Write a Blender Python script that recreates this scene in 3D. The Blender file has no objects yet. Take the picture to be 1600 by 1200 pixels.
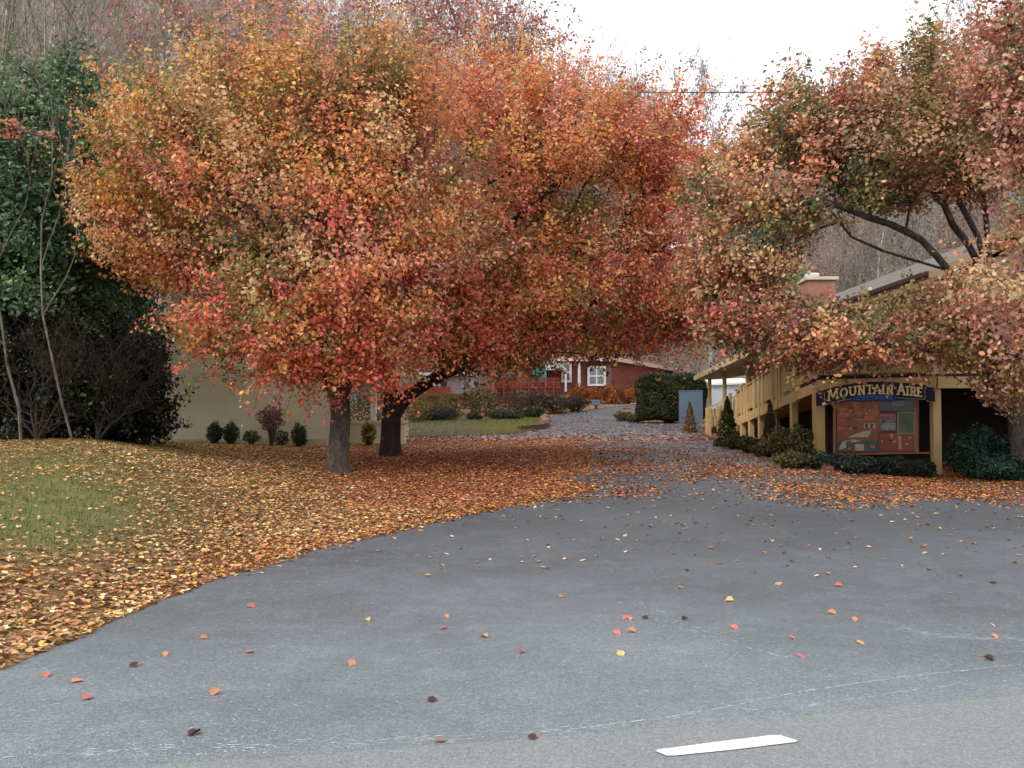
import bpy, math, random
import numpy as np
from mathutils import Vector
from mathutils.geometry import delaunay_2d_cdt
random.seed(7); RS = np.random.RandomState(11)
scene = bpy.context.scene
COL = scene.collection
F = 1450.0; CAMZ = 1.6; PA = math.atan(50 / F)
cP, sP = math.cos(PA), math.sin(PA)

# ---------------------------------------------------------------- camera maths
def P(px, py, Y):
    dx = (px - 800) / F; dz = (600 - py) / F
    d = (dx, cP - dz * sP, sP + dz * cP)
    t = Y / d[1]
    return Vector((d[0] * t, Y, CAMZ + d[2] * t))
def proj(X, Y, Z):
    z = Z - CAMZ
    f = Y * cP + z * sP; u = -Y * sP + z * cP
    return 800 + F * X / f, 600 - F * u / f
def sstep(a, b, x):
    t = np.clip((x - a) / (b - a), 0, 1); return t * t * (3 - 2 * t)

# ---------------------------------------------------------------- terrain
ZY = [-200, 9, 12, 15, 18, 22, 30, 40, 47, 60, 68, 75, 80, 90, 100, 400]
ZZ = [0, 0, .12, .30, .50, .62, .75, .87, 1.0, 1.4, 2.1, 2.9, 3.5, 4.2, 4.8, 8]
LY = [-200, 5.2, 6, 8, 10, 12, 14, 16, 18, 20, 22, 26, 34, 47, 60, 68, 75, 80, 100, 400]
LZ = [0, .02, .12, .38, .62, .82, 1.0, 1.10, 1.12, 1.06, .97, .86, .84, 1.0, 1.4, 2.1, 2.9, 3.5, 4.8, 8]
def smoothprof(xs, ys):
    g = np.arange(-20, 130, .1); v = np.interp(g, xs, ys)
    k = np.hanning(23); k /= k.sum()
    w = np.convolve(np.pad(v, 11, 'edge'), k, 'valid')
    return lambda q: np.where(q < 129, np.interp(q, g, w), np.interp(q, xs, ys))
fzd, fzl = smoothprof(ZY, ZZ), smoothprof(LY, LZ)
def hill(X, Y):
    st = np.interp(X, [-90, -30, -18, -8, 10, 22, 40, 90], [16, 30, 38, 84, 96, 84, 62, 40])
    sl = np.interp(X, [-60, -42, -26, 0, 12, 22, 40, 80], [.9, .68, .46, .42, .36, .24, .34, .5])
    d = np.clip(Y - st, 0, 92)
    h = sl * (np.sqrt(d * d + 16) - 4)
    return h + np.where(d > 0, .6 * np.sin(X * .21 + Y * .13) * np.clip(d / 20, 0, 1), 0)
def terr(X, Y):
    X = np.asarray(X, float); Y = np.asarray(Y, float)
    zd, zl = fzd(Y), fzl(Y)
    xs = np.interp(Y, [5, 8, 10, 14, 18, 22, 30], [-3.2, -3.1, -2.7, -2.6, -4.0, -5.0, -5.5])
    wd = np.interp(Y, [5, 8, 14, 20], [1.6, 2.0, 4.0, 5.0])
    w = sstep(0, 1, (xs - X) / wd)
    z = zd * (1 - w) + zl * w
    s = sstep(5.5, 9, X) * (1 - sstep(20, 29, Y))
    z = z * (1 - .42 * s)
    z = z + .015 * np.sin(X * 1.7 + .5) * np.sin(Y * 1.3) * sstep(9, 14, Y)
    # dug-in ground far to the left stays a low bank
    return z + hill(X, Y)
_YS = np.concatenate([np.arange(2.5, 60, .02), np.arange(60, 240, .2)])
def gp(px, py):
    dx = (px - 800) / F; dz = (600 - py) / F
    dy = cP - dz * sP; t = _YS / dy
    X = dx * t; Z = CAMZ + (sP + dz * cP) * t
    k = np.nonzero(Z <= terr(X, _YS))[0]
    i = k[0] if len(k) else len(_YS) - 1
    return Vector((X[i], _YS[i], float(terr(X[i], _YS[i]))))
def G(x, y, dz=0): return Vector((x, y, float(terr(x, y)) + dz))

# ---------------------------------------------------------------- materials
def lin(c):
    return tuple((v / 255 / 12.92) if v / 255 <= .04045 else ((v / 255 + .055) / 1.055) ** 2.4 for v in c)
def N(nt, t, **kw):
    n = nt.nodes.new(t)
    for k, v in kw.items():
        if k.startswith('i_'):
            n.inputs[k[2:].replace('_', ' ')].default_value = v
        else: setattr(n, k, v)
    return n
def newmat(name):
    m = bpy.data.materials.new(name); m.use_nodes = True; nt = m.node_tree; nt.nodes.clear()
    out = N(nt, 'ShaderNodeOutputMaterial'); b = N(nt, 'ShaderNodeBsdfPrincipled')
    nt.links.new(b.outputs[0], out.inputs[0])
    return m, nt, b, out
def coords(nt, sc=(1, 1, 1)):
    tc = N(nt, 'ShaderNodeTexCoord'); mp = N(nt, 'ShaderNodeMapping'); mp.inputs['Scale'].default_value = sc
    nt.links.new(tc.outputs['Object'], mp.inputs['Vector']); return mp.outputs[0]
def noise(nt, vec, scale, detail=4, rough=.6):
    n = N(nt, 'ShaderNodeTexNoise'); n.inputs['Scale'].default_value = scale
    n.inputs['Detail'].default_value = detail; n.inputs['Roughness'].default_value = rough
    nt.links.new(vec, n.inputs['Vector']); return n.outputs['Fac']
def ramp(nt, fac, stops):
    r = N(nt, 'ShaderNodeValToRGB'); e = r.color_ramp.elements
    e[0].position, e[0].color = stops[0][0], (*stops[0][1], 1)
    e[1].position, e[1].color = stops[-1][0], (*stops[-1][1], 1)
    for p, c in stops[1:-1]:
        k = e.new(p); k.color = (*c, 1)
    nt.links.new(fac, r.inputs[0]); return r.outputs[0]
def mixc(nt, fac, a, b, mode='MIX'):
    m = N(nt, 'ShaderNodeMix', data_type='RGBA', blend_type=mode)
    for s, v in ((0, fac), (6, a), (7, b)):
        if hasattr(v, 'links'): nt.links.new(v, m.inputs[s])
        elif s == 0: m.inputs[0].default_value = v
        else: m.inputs[s].default_value = (*v, 1)
    return m.outputs[2]
def bump(nt, b, h, strength=.4, dist=.02):
    n = N(nt, 'ShaderNodeBump'); n.inputs['Strength'].default_value = strength; n.inputs['Distance'].default_value = dist
    nt.links.new(h, n.inputs['Height']); nt.links.new(n.outputs[0], b.inputs['Normal'])
_mc = {}
def paint(name, c, rough=.7, var=.18, scale=3.0, sc=(1, 1, 1), bmp=.15, spec=.3):
    """weathered flat colour: a large and a small noise vary it"""
    if name in _mc: return _mc[name]
    m, nt, b, o = newmat(name); l = lin(c); v = coords(nt, sc)
    n1 = noise(nt, v, scale, 5); n2 = noise(nt, v, scale * 14, 3)
    lo = tuple(x * (1 - var) for x in l); hi = tuple(min(1, x * (1 + var)) for x in l)
    c1 = ramp(nt, n1, [(.3, lo), (.7, hi)])
    c2 = ramp(nt, n2, [(.3, (1 - var * .6,) * 3), (.7, (1,) * 3)])
    nt.links.new(mixc(nt, 1.0, c1, c2, 'MULTIPLY'), b.inputs['Base Color'])
    b.inputs['Roughness'].default_value = rough; b.inputs['Specular IOR Level'].default_value = spec
    if bmp: bump(nt, b, n2, bmp, .01)
    _mc[name] = m; return m
def leafmat(name, transl=.35, rough=.55, spec=.25):
    if name in _mc: return _mc[name]
    m, nt, b, o = newmat(name)
    a = N(nt, 'ShaderNodeAttribute', attribute_name='Col')
    nt.links.new(a.outputs['Color'], b.inputs['Base Color'])
    b.inputs['Roughness'].default_value = rough; b.inputs['Specular IOR Level'].default_value = spec
    t = N(nt, 'ShaderNodeBsdfTranslucent'); mx = N(nt, 'ShaderNodeMixShader'); mx.inputs[0].default_value = transl
    nt.links.new(a.outputs['Color'], t.inputs['Color'])
    nt.links.new(b.outputs[0], mx.inputs[1]); nt.links.new(t.outputs[0], mx.inputs[2]); nt.links.new(mx.outputs[0], o.inputs[0])
    _mc[name] = m; return m
def bark(name, c1, c2, scale=6):
    if name in _mc: return _mc[name]
    m, nt, b, o = newmat(name); v = coords(nt, (1, 1, .28))
    n1 = noise(nt, v, scale, 8, .7); n2 = noise(nt, v, scale * 5, 4)
    c = ramp(nt, n1, [(.32, lin(c1)), (.5, tuple((x + y) / 2 for x, y in zip(lin(c1), lin(c2)))), (.66, lin(c2))])
    c = mixc(nt, 1.0, c, ramp(nt, n2, [(.38, (.35,) * 3), (.56, (1,) * 3)]), 'MULTIPLY')
    n4 = noise(nt, coords(nt), 3.5, 6, .7); c = mixc(nt, ramp(nt, n4, [(.55, (0,) * 3), (.66, (.7,) * 3)]), c, tuple(min(1, x * 1.7) for x in lin(c2)))
    nt.links.new(c, b.inputs['Base Color']); b.inputs['Roughness'].default_value = .9
    bump(nt, b, n2, .9, .03); _mc[name] = m; return m

# ---------------------------------------------------------------- objects
ORG = {}
def props(o, label=None, cat=None, group=None, kind=None):
    if label: o['label'] = label
    if cat: o['category'] = cat
    if group: o['group'] = group
    if kind: o['kind'] = kind
    return o
def thing(name, label, cat, loc, group=None):
    o = bpy.data.objects.new(name, None); COL.objects.link(o); o.location = loc; ORG[o] = Vector(loc)
    o.empty_display_size = .2
    return props(o, label, cat, group)
def org(o):
    return ORG.get(o, Vector((0, 0, 0)))
def link(name, me, mat, parent=None, origin=None):
    """me is in world coordinates; origin (or the parent's origin) becomes its own"""
    o = bpy.data.objects.new(name, me); COL.objects.link(o)
    if mat is not None and not me.materials: me.materials.append(mat)
    og = org(parent) if parent is not None else Vector(origin or (0, 0, 0))
    if og.length: me.transform(__import__('mathutils').Matrix.Translation(-og))
    ORG[o] = og
    if parent is not None: o.parent = parent
    else: o.location = og
    return o
def rawmesh(name, V, faces=None, loops=None, sizes=None, col=None, smooth=False):
    me = bpy.data.meshes.new(name)
    V = np.asarray(V, np.float32).reshape(-1, 3)
    if faces is not None:
        me.from_pydata([tuple(map(float, v)) for v in V], [], faces)
    else:
        me.vertices.add(len(V)); me.vertices.foreach_set('co', V.ravel())
        me.loops.add(len(loops)); me.loops.foreach_set('vertex_index', np.asarray(loops, np.int32))
        st = np.concatenate([[0], np.cumsum(sizes)[:-1]]).astype(np.int32)
        me.polygons.add(len(sizes)); me.polygons.foreach_set('loop_start', st)
        me.update(calc_edges=True)
    if col is not None:
        a = me.color_attributes.new('Col', 'FLOAT_COLOR', 'POINT')
        c = np.ones((len(V), 4), np.float32); c[:, :3] = col; a.data.foreach_set('color', c.ravel())
    if smooth and len(me.polygons): me.polygons.foreach_set('use_smooth', np.ones(len(me.polygons), bool))
    me.update(); return me
class MB:
    def __init__(s): s.v = []; s.f = []
    def add(s, vs, fs):
        n = len(s.v); s.v += [tuple(v) for v in vs]; s.f += [tuple(i + n for i in f) for f in fs]; return s
    def box(s, a, b):
        (x0, y0, z0), (x1, y1, z1) = a, b
        return s.add([(x0, y0, z0), (x1, y0, z0), (x1, y1, z0), (x0, y1, z0), (x0, y0, z1), (x1, y0, z1), (x1, y1, z1), (x0, y1, z1)],
                     [(3, 2, 1, 0), (4, 5, 6, 7), (0, 1, 5, 4), (1, 2, 6, 5), (2, 3, 7, 6), (3, 0, 4, 7)])
    def beam(s, p, q, w, h, up=(0, 0, 1), shift=(0, 0, 0)):
        """box from p to q, w across, h along up (centred)"""
        p, q = Vector(p) + Vector(shift), Vector(q) + Vector(shift); d = (q - p).normalized(); u = Vector(up)
        r = d.cross(u).normalized() * w / 2; u = (u if abs(d.z) < .5 else r.cross(d)).normalized() * h / 2
        vs = [p - r - u, p + r - u, p + r + u, p - r + u, q - r - u, q + r - u, q + r + u, q - r + u]
        return s.add(vs, [(0, 1, 2, 3), (7, 6, 5, 4), (0, 4, 5, 1), (1, 5, 6, 2), (2, 6, 7, 3), (3, 7, 4, 0)])
    def quadslab(s, p, t):
        """four corners (Vectors) and a thickness vector"""
        p = [Vector(x) for x in p]; t = Vector(t); n = len(p)
        vs = p + [x + t for x in p]
        fs = [tuple(range(n))[::-1], tuple(range(n, 2 * n))] + [(i, (i + 1) % n, (i + 1) % n + n, i + n) for i in range(n)]
        return s.add(vs, fs)
    def build(s, name, mat, parent=None, bevel=0, origin=None):
        me = bpy.data.meshes.new(name); me.from_pydata(s.v, [], s.f)
        import bmesh as bm_
        b = bm_.new(); b.from_mesh(me); bm_.ops.recalc_face_normals(b, faces=b.faces[:])
        if bevel: bm_.ops.bevel(b, geom=b.edges[:], offset=bevel, segments=1, affect='EDGES', clamp_overlap=True)
        b.to_mesh(me); b.free()
        return link(name, me, mat, parent, origin)
def segs(p0, p1, r0, r1, sides=4):
    """many separate tapered tubes at once -> V, loops, sizes"""
    p0, p1 = np.asarray(p0, float), np.asarray(p1, float); r0, r1 = np.asarray(r0, float), np.asarray(r1, float)
    n = len(p0); d = p1 - p0; d /= np.linalg.norm(d, axis=1, keepdims=True) + 1e-9
    a = np.where(np.abs(d[:, 2:3]) < .9, np.array([[0, 0, 1.]]), np.array([[1., 0, 0]]))
    u = np.cross(d, a); u /= np.linalg.norm(u, axis=1, keepdims=True); w = np.cross(d, u)
    ang = np.arange(sides) * 2 * math.pi / sides
    ring = u[:, None] * np.cos(ang)[None, :, None] + w[:, None] * np.sin(ang)[None, :, None]
    V = np.concatenate([p0[:, None] + ring * r0[:, None, None], p1[:, None] + ring * r1[:, None, None]], 1)
    i = np.arange(sides); j = (i + 1) % sides
    f = np.stack([i, j, j + sides, i + sides], 1).ravel()
    L = (f[None, :] + (np.arange(n) * 2 * sides)[:, None]).ravel()
    return V.reshape(-1, 3), L, np.full(n * sides, 4)
def chain_tube(mb, pts, rs, sides=8, wob=0):
    """smooth tube through pts appended to MB"""
    n0 = len(mb.v); prev = None
    for k, (p, r) in enumerate(zip(pts, rs)):
        p = Vector(p); a = Vector(pts[max(0, k - 1)]); b = Vector(pts[min(len(pts) - 1, k + 1)])
        d = (b - a).normalized()
        if prev is None:
            u = d.cross(Vector((0, 1, 0)) if abs(d.y) < .9 else Vector((1, 0, 0))).normalized()
        else:
            u = (prev - d * prev.dot(d)).normalized()
        prev = u; w = d.cross(u)
        for i in range(sides):
            t = i * 2 * math.pi / sides; rr = r * (1 + wob * math.sin(t * 3 + k * .4) + wob * .7 * math.sin(t * 5 - k * .9 + 1))
            mb.v.append(tuple(p + (u * math.cos(t) + w * math.sin(t)) * rr))
    m = len(pts)
    for k in range(m - 1):
        for i in range(sides):
            j = (i + 1) % sides; a = n0 + k * sides
            mb.f.append((a + i, a + j, a + j + sides, a + i + sides))
    e = n0 + (m - 1) * sides; mb.f.append(tuple(e + i for i in range(sides)))

def rnd_unit(n):
    v = RS.normal(size=(n, 3)); return v / np.linalg.norm(v, axis=1, keepdims=True)
def leaves(pts, size, col, nrm=None, spread=.8, rich=True, aspect=.8, fold=.14):
    """leaf blades: six-vertex folded blades (rich) or four-vertex ones -> arrays for rawmesh"""
    n = len(pts); nr = rnd_unit(n) * spread
    if nrm is not None: nr = nr + nrm
    else: nr = nr + np.array([0, 0, .6])
    nr /= np.linalg.norm(nr, axis=1, keepdims=True) + 1e-9
    t = np.cross(nr, rnd_unit(n)); t /= np.linalg.norm(t, axis=1, keepdims=True) + 1e-9
    b = np.cross(nr, t); s = (size * np.ones(n))[:, None]
    f = fold * (RS.rand(n, 1) * 1.6 - .2)
    if rich:
        sh = [(-.5, 0, 0), (-.22, .42 * aspect, 1), (.2, .40 * aspect, 1), (.55, 0, -.3), (.2, -.40 * aspect, 1), (-.22, -.42 * aspect, 1)]
        fa = [0, 1, 2, 3, 0, 3, 4, 5]; sz = [4, 4]
    else:
        sh = [(-.5, 0, 0), (0, .42 * aspect, 1), (.55, 0, 0), (0, -.42 * aspect, 1)]
        fa = [0, 1, 2, 0, 2, 3]; sz = [3, 3]
    V = np.stack([pts + (t * a + b * c + nr * (f * h)) * s for a, c, h in sh], 1)
    k = len(sh)
    L = (np.array(fa)[None] + (np.arange(n) * k)[:, None]).ravel()
    return V.reshape(-1, 3), L, np.tile(sz, n), np.repeat(col, k, axis=0)
def leafobj(name, pts, size, col, mat, parent=None, origin=None, **kw):
    V, L, S, C = leaves(np.asarray(pts, float), size, col, **kw)
    return link(name, rawmesh(name, V, loops=L, sizes=S, col=C), mat, parent, origin)
def pal(cols, w=None):
    return np.array([lin(c) for c in cols]), (np.array(w, float) / sum(w) if w else np.ones(len(cols)) / len(cols))
def pick(p, n, jit=.18):
    c, w = p; i = RS.choice(len(c), n, p=w)
    return np.clip(c[i] * (1 + RS.normal(size=(n, 1)) * jit) * (1 + RS.normal(size=(n, 3)) * jit * .35), .004, .9)

# ---------------------------------------------------------------- branching trees
def build_tree(name, label, cat, limbs, ells, ncl, lpc, crad, lsize, colfn, barkm, group=None, reject=None, flat=.6,
               shell=3.5, R0=.2, rich=True, lmat=None, inner=.55, twig=.006, aspect=.8, tips=True, hollow=True, up=.25, soft=.08, gain=1.3, shoots=2, shootl=.7, minh=.9):
    base = Vector(limbs[0][0])
    root = thing(name, label, cat, base, group)
    nodes = []; par = []; plen = []; trunkset = set()
    for li, ln in enumerate(limbs):
        ln = [Vector(p) for p in ln]; last = -1
        if li > 0:
            a = np.array(nodes); last = int(np.argmin(((a - np.array(ln[0])) ** 2).sum(1))); ln = ln[1:]
        for q in ln:
            p0 = Vector(nodes[last]) if last >= 0 else q
            k = max(1, int((q - p0).length / .35)) if last >= 0 else 1
            for i in range(1, k + 1):
                pt = p0.lerp(q, i / k)
                if 0 < i < k: pt += Vector(RS.normal(size=3) * .02)
                nodes.append(tuple(pt)); par.append(last); plen.append((plen[last] + (pt - Vector(nodes[last])).length) if last >= 0 else 0)
                last = len(nodes) - 1; trunkset.add(last)
    ntr = len(nodes)
    # clump centres in the union of ellipsoids
    E = [(np.array(P(x, y, Y)), np.array([rx * Y / F, dp, ry * Y / F]), w) for x, y, rx, ry, Y, dp, w in ells]
    ws = np.array([e[2] for e in E], float); ws /= ws.sum()
    T = []
    while len(T) < ncl:
        c, r, w = E[RS.choice(len(E), p=ws)]
        u = rnd_unit(1)[0] * RS.rand() ** (1 / shell); q = c + u * r
        if hollow and any(np.sum(((q - c2) / r2) ** 2) < inner ** 2 for c2, r2, _ in E) and RS.rand() < .8: continue
        if reject and reject(q): continue
        if q[2] < float(terr(q[0], q[1])) + minh: continue
        T.append(q)
    T = np.array(T)
    start = np.array(nodes[ntr // 2])
    T = T[np.argsort(((T - start) ** 2).sum(1))]
    cap = ntr + ncl * 40; A = np.zeros((cap, 3)); PL = np.zeros(cap); A[:ntr] = nodes; PL[:ntr] = plen
    lowz = base.z + .55 * (min(n[2] for n in [T[np.argmin(T[:, 2])]]) - base.z)
    n = ntr; ok = np.ones(cap, bool); ok[:ntr] = A[:ntr, 2] > lowz
    for q in T:
        d = A[:n] - q; dist = np.sqrt((d ** 2).sum(1))
        cost = dist + .22 * PL[:n] + np.where(d[:, 2] > .3, (d[:, 2] - .3) * .6, 0) + np.where(ok[:n], 0, 99)
        i = int(np.argmin(cost)); p0 = A[i].copy(); L = dist[i]
        k = max(2, int(L / .3)); k = min(k, 38)
        side = rnd_unit(1)[0] * L * .07; last = i
        for s in range(1, k + 1):
            t = s / k; pt = p0 + (q - p0) * t + side * math.sin(t * math.pi) + RS.normal(size=3) * .012
            pt[2] += up * L * .35 * math.sin(t * math.pi)
            A[n] = pt; PL[n] = PL[last] + L / k; par.append(last); last = n; n += 1
    cnt = np.zeros(n); kids = [[] for _ in range(n)]
    for i in range(n):
        if par[i] >= 0: kids[par[i]].append(i)
    for i in range(n - 1, -1, -1):
        if not kids[i]: cnt[i] += 1
        if par[i] >= 0: cnt[par[i]] += cnt[i]
    # parents always precede their children in the list
    rad = np.maximum(twig, R0 * (cnt / cnt[0]) ** .47)
    for i in range(ntr):
        h = A[i, 2] - base.z
        if h < .7: rad[i] *= 1 + .34 * (1 - h / .7) ** 2
    mt, mbr = MB(), MB()
    done = set(); starts = [(0, -1)]
    while starts:
        s0, pr = starts.pop(); pts, rs = [], []
        if pr >= 0: pts.append(A[pr]); rs.append(min(rad[pr], rad[s0] * 1.15))
        c = s0; trunkchain = s0 < ntr
        while True:
            pts.append(A[c]); rs.append(rad[c])
            if not kids[c]: break
            ks = sorted(kids[c], key=lambda q: (-(q < ntr), -cnt[q]))
            for q in ks[1:]: starts.append((q, c))
            nx = ks[0]
            if trunkchain and nx >= ntr: starts.append((nx, c)); break
            c = nx
        if len(pts) > 1:
            big = rs[0] > .05
            chain_tube(mt if trunkchain else mbr, [Vector(p) for p in pts], rs, 22 if rs[0] > .15 else (8 if big else 4), .07 if rs[0] > .1 else 0)
    def fin(mb, nm):
        me = rawmesh(nm, mb.v, faces=mb.f, smooth=True); return link(nm, me, barkm, root)
    fin(mt, 'trunk')
    # leaves around each tip
    k = len(T); q_ = RS.rand(k); m = RS.poisson(lpc * (.35 + 1.3 * q_) * .8); idx = np.repeat(np.arange(k), m)
    R = crad * (.55 + 1.0 * q_)
    off = RS.normal(size=(len(idx), 3)) * .5; ln = np.linalg.norm(off, axis=1, keepdims=True); off = off / np.maximum(ln, 1) 
    pts = T[idx] + off * R[idx][:, None] * np.array([1, 1, flat])
    # thin upright shoots with sparser leaves break up the outline
    if shoots:
        si = np.repeat(np.arange(k), shoots); cen0 = T.mean(0); dd = T[si] - cen0; dd /= np.linalg.norm(dd, axis=1, keepdims=True)
        dd = dd * .7 + RS.normal(size=dd.shape) * .38 + np.array([0, 0, .55]); dd /= np.linalg.norm(dd, axis=1, keepdims=True)
        sl = shootl * (.5 + RS.rand(len(si))); s0 = T[si]; s1 = s0 + dd * sl[:, None]
        for a_, b_ in zip(s0, s1): chain_tube(mbr, [Vector(a_), (Vector(a_) + Vector(b_)) / 2 + Vector((0, 0, .03)), Vector(b_)], [twig, twig * .7, .003], 3)
        nl = max(4, int(lpc * .16)); li = np.repeat(np.arange(len(si)), nl); t_ = .25 + .8 * RS.rand(len(li))
        spts = s0[li] + (s1 - s0)[li] * t_[:, None] + RS.normal(size=(len(li), 3)) * .07
        pts = np.concatenate([pts, spts]); idx = np.concatenate([idx, si[li]])
    fin(mbr, 'branches')
    CK = colfn(T, k); alt = np.clip(idx + RS.randint(-9, 10, len(idx)), 0, k - 1)
    cc = np.where((RS.rand(len(idx)) < .82)[:, None], CK[idx], CK[alt])
    lum = (cc * np.array([.35, .45, .2])).sum(1, keepdims=True); cc = cc + (lum * np.array([1.05, 1.0, .92]) - cc) * soft; cc = cc * gain
    cc = np.clip(cc * (1 + RS.normal(size=(len(idx), 1)) * .16) * (1 + RS.normal(size=(len(idx), 3)) * .07), .003, .9)
    cen = T.mean(0); nr = pts - cen; nr /= np.linalg.norm(nr, axis=1, keepdims=True)
    nr = nr * .5 + np.array([0, 0, .45])
    sz = lsize * (.5 + .9 * RS.rand(len(idx)))
    leafobj('crown', pts, sz, cc, lmat or leafmat('leaf_blade'), root, nrm=nr, spread=.75, rich=rich, aspect=aspect)
    return root

def wave(p, a, b, c, ph=0):
    return np.sin(p[:, 0] * a + ph) * np.sin(p[:, 2] * b + 1.3 * ph) + .6 * np.sin(p[:, 1] * c + p[:, 0] * .7 + ph)

def bare(h, seed, levels=4, r0=.13, spread=.62, kids=(4, 6), multi=1, curve=.1, lean=0, first=.3, minr=.006):
    rng = random.Random(seed); S = []
    def grow(p, d, L, r, lev, ns):
        seg = L / ns
        pts = [p]
        for i in range(ns):
            d = (d + Vector((rng.gauss(0, curve), rng.gauss(0, curve), rng.gauss(0, curve * .6) + (.05 if lev else .0)))).normalized()
            q = p + d * seg; t0 = i / ns; t1 = (i + 1) / ns
            S.append((p, q, max(minr, r * (1 - .8 * t0)), max(minr, r * (1 - .8 * t1))))
            p = q; pts.append((p, d, r * (1 - .8 * t1), t1))
        if lev < levels:
            n = rng.randint(*kids) + (3 if lev == 0 else 0)
            for k in range(n):
                j = rng.randint(max(1, int(first * ns)) if lev == 0 else 1, ns)
                q, dd, rr, t = pts[j]
                ax = Vector((rng.gauss(0, 1), rng.gauss(0, 1), rng.gauss(0, .5))).normalized()
                nd = (dd * (1 - spread * .5) + ax * spread + Vector((0, 0, .25))).normalized()
                grow(q, nd, L * rng.uniform(.38, .6), max(minr, rr * .7), lev + 1, max(3, ns - 2 if lev == 0 else 4))
    for k in range(multi):
        a = rng.uniform(0, 6.28); d = Vector((math.cos(a) * .25 * (multi > 1) + lean, math.sin(a) * .25 * (multi > 1), 1)).normalized()
        grow(Vector((0, 0, -.1)), d, h * (.9 + .1 * rng.random()), r0, 0, 9)
    return S
def bare_mesh(name, S, sides=4):
    V, L, Z = segs([s[0] for s in S], [s[1] for s in S], [s[2] for s in S], [s[3] for s in S], sides)
    return rawmesh(name, V, loops=L, sizes=Z)
def bare_tree(name, label, S, loc, m, group=None, leafc=None, nleaf=0, lsz=.12):
    root = thing(name, label, 'tree', loc, group)
    off = np.array(loc)
    th = max(s[2] for s in S)
    A = [s for s in S if s[2] > th * .33]; B = [s for s in S if s[2] <= th * .33]
    sh = lambda Q: [(s[0] + Vector(loc), s[1] + Vector(loc), s[2], s[3]) for s in Q]
    link('trunk', bare_mesh('trunk', sh(A), 7), m, root)
    link('branches', bare_mesh('branches', sh(B), 3), m, root)
    if nleaf:
        tip = [s[1] for s in B if s[3] <= .0075] or [s[1] for s in B]
        i = RS.randint(0, len(tip), nleaf)
        pts = np.array([tuple(tip[k]) for k in i]) + off + RS.normal(size=(nleaf, 3)) * .14
        leafobj('crown', pts, lsz * (.6 + .7 * RS.rand(nleaf)), pick(leafc, nleaf), leafmat('leaf_blade'), root, rich=False)
    return root
def copy_tree(o, loc=None, rz=0, sc=1, label=None, group=None):
    c = o.copy(); COL.objects.link(c)
    if loc is not None: c.location = loc
    c.rotation_euler = (0, 0, rz); c.scale = (sc,) * 3
    if label: c['label'] = label
    if group: c['group'] = group
    for ch in list(o.children):
        d = ch.copy(); COL.objects.link(d); d.parent = c
        for g in list(ch.children):
            e = g.copy(); COL.objects.link(e); e.parent = d
    return c
# ================================================================ SETTING
def seam(X): return 4.62 + .22 * X + (.012 * X * X if abs(X) < 14 else .012 * 14 * 14 + .336 * (abs(X) - 14))
def inpoly(x, y, poly):
    x, y = np.asarray(x, float), np.asarray(y, float); c = np.zeros(x.shape, bool); n = len(poly)
    for i in range(n):
        (x0, y0), (x1, y1) = poly[i], poly[(i + 1) % n]
        k = ((y0 > y) != (y1 > y)) & (x < (x1 - x0) * (y - y0) / (y1 - y0 + 1e-12) + x0)
        c ^= k
    return c
gxy = lambda px, py: tuple(gp(px, py)[:2])
seampts = [(x, seam(x)) for x in np.arange(-14, 16.01, .5)]
edgeL = [gxy(930, 767), gxy(865, 780), gxy(800, 792), gxy(720, 808), gxy(640, 827), gxy(540, 848), gxy(450, 872), gxy(350, 903), gxy(250, 942),
         gxy(120, 1000), gxy(0, 1050), (-4.6, 5.35), (-7, 5.2), (-14, 7.2)]
# ragged edge: resample and jitter
def ragged(pts, step=.18, amp=.035):
    out = []
    for (a, b) in zip(pts[:-1], pts[1:]):
        a, b = Vector(a), Vector(b); n = max(1, int((b - a).length / step))
        for i in range(n):
            p = a.lerp(b, i / n); s = len(out)
            out.append((p.x + amp * math.sin(s * 1.1) * math.cos(s * .37), p.y + amp * math.sin(s * .83 + 1)))
    out.append(tuple(pts[-1])); return out
right = [(16, seam(16)), (24, 13.5), (16, 17), gxy(1600, 758), gxy(1450, 755), gxy(1380, 750), gxy(1300, 738), gxy(1240, 724), gxy(1200, 712), gxy(1150, 697), gxy(1112, 686),
         gxy(1100, 676), gxy(1092, 662), gxy(1040, 661), gxy(1004, 659), gxy(972, 652), gxy(962, 645), gxy(975, 639), (13, 69), (22, 72), (22, 76), gxy(985, 633)]
left = [gxy(925, 639), gxy(880, 645), gxy(858, 653), gxy(856, 668), gxy(815, 677), gxy(740, 682), gxy(660, 686), gxy(600, 689),
        gxy(596, 698), gxy(650, 706), gxy(760, 722), gxy(850, 742)]
DR = seampts + [tuple(p) for p in right[1:]] + left + ragged(edgeL)[:-1] + [(-14, 7.2)]
ROADP = [(-60, seam(-60)), ] + [(x, seam(x)) for x in np.arange(-50, -14, 6)] + seampts + [(x, seam(x)) for x in np.arange(20, 60, 6)] + [(60, -14), (-60, -14)]

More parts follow.
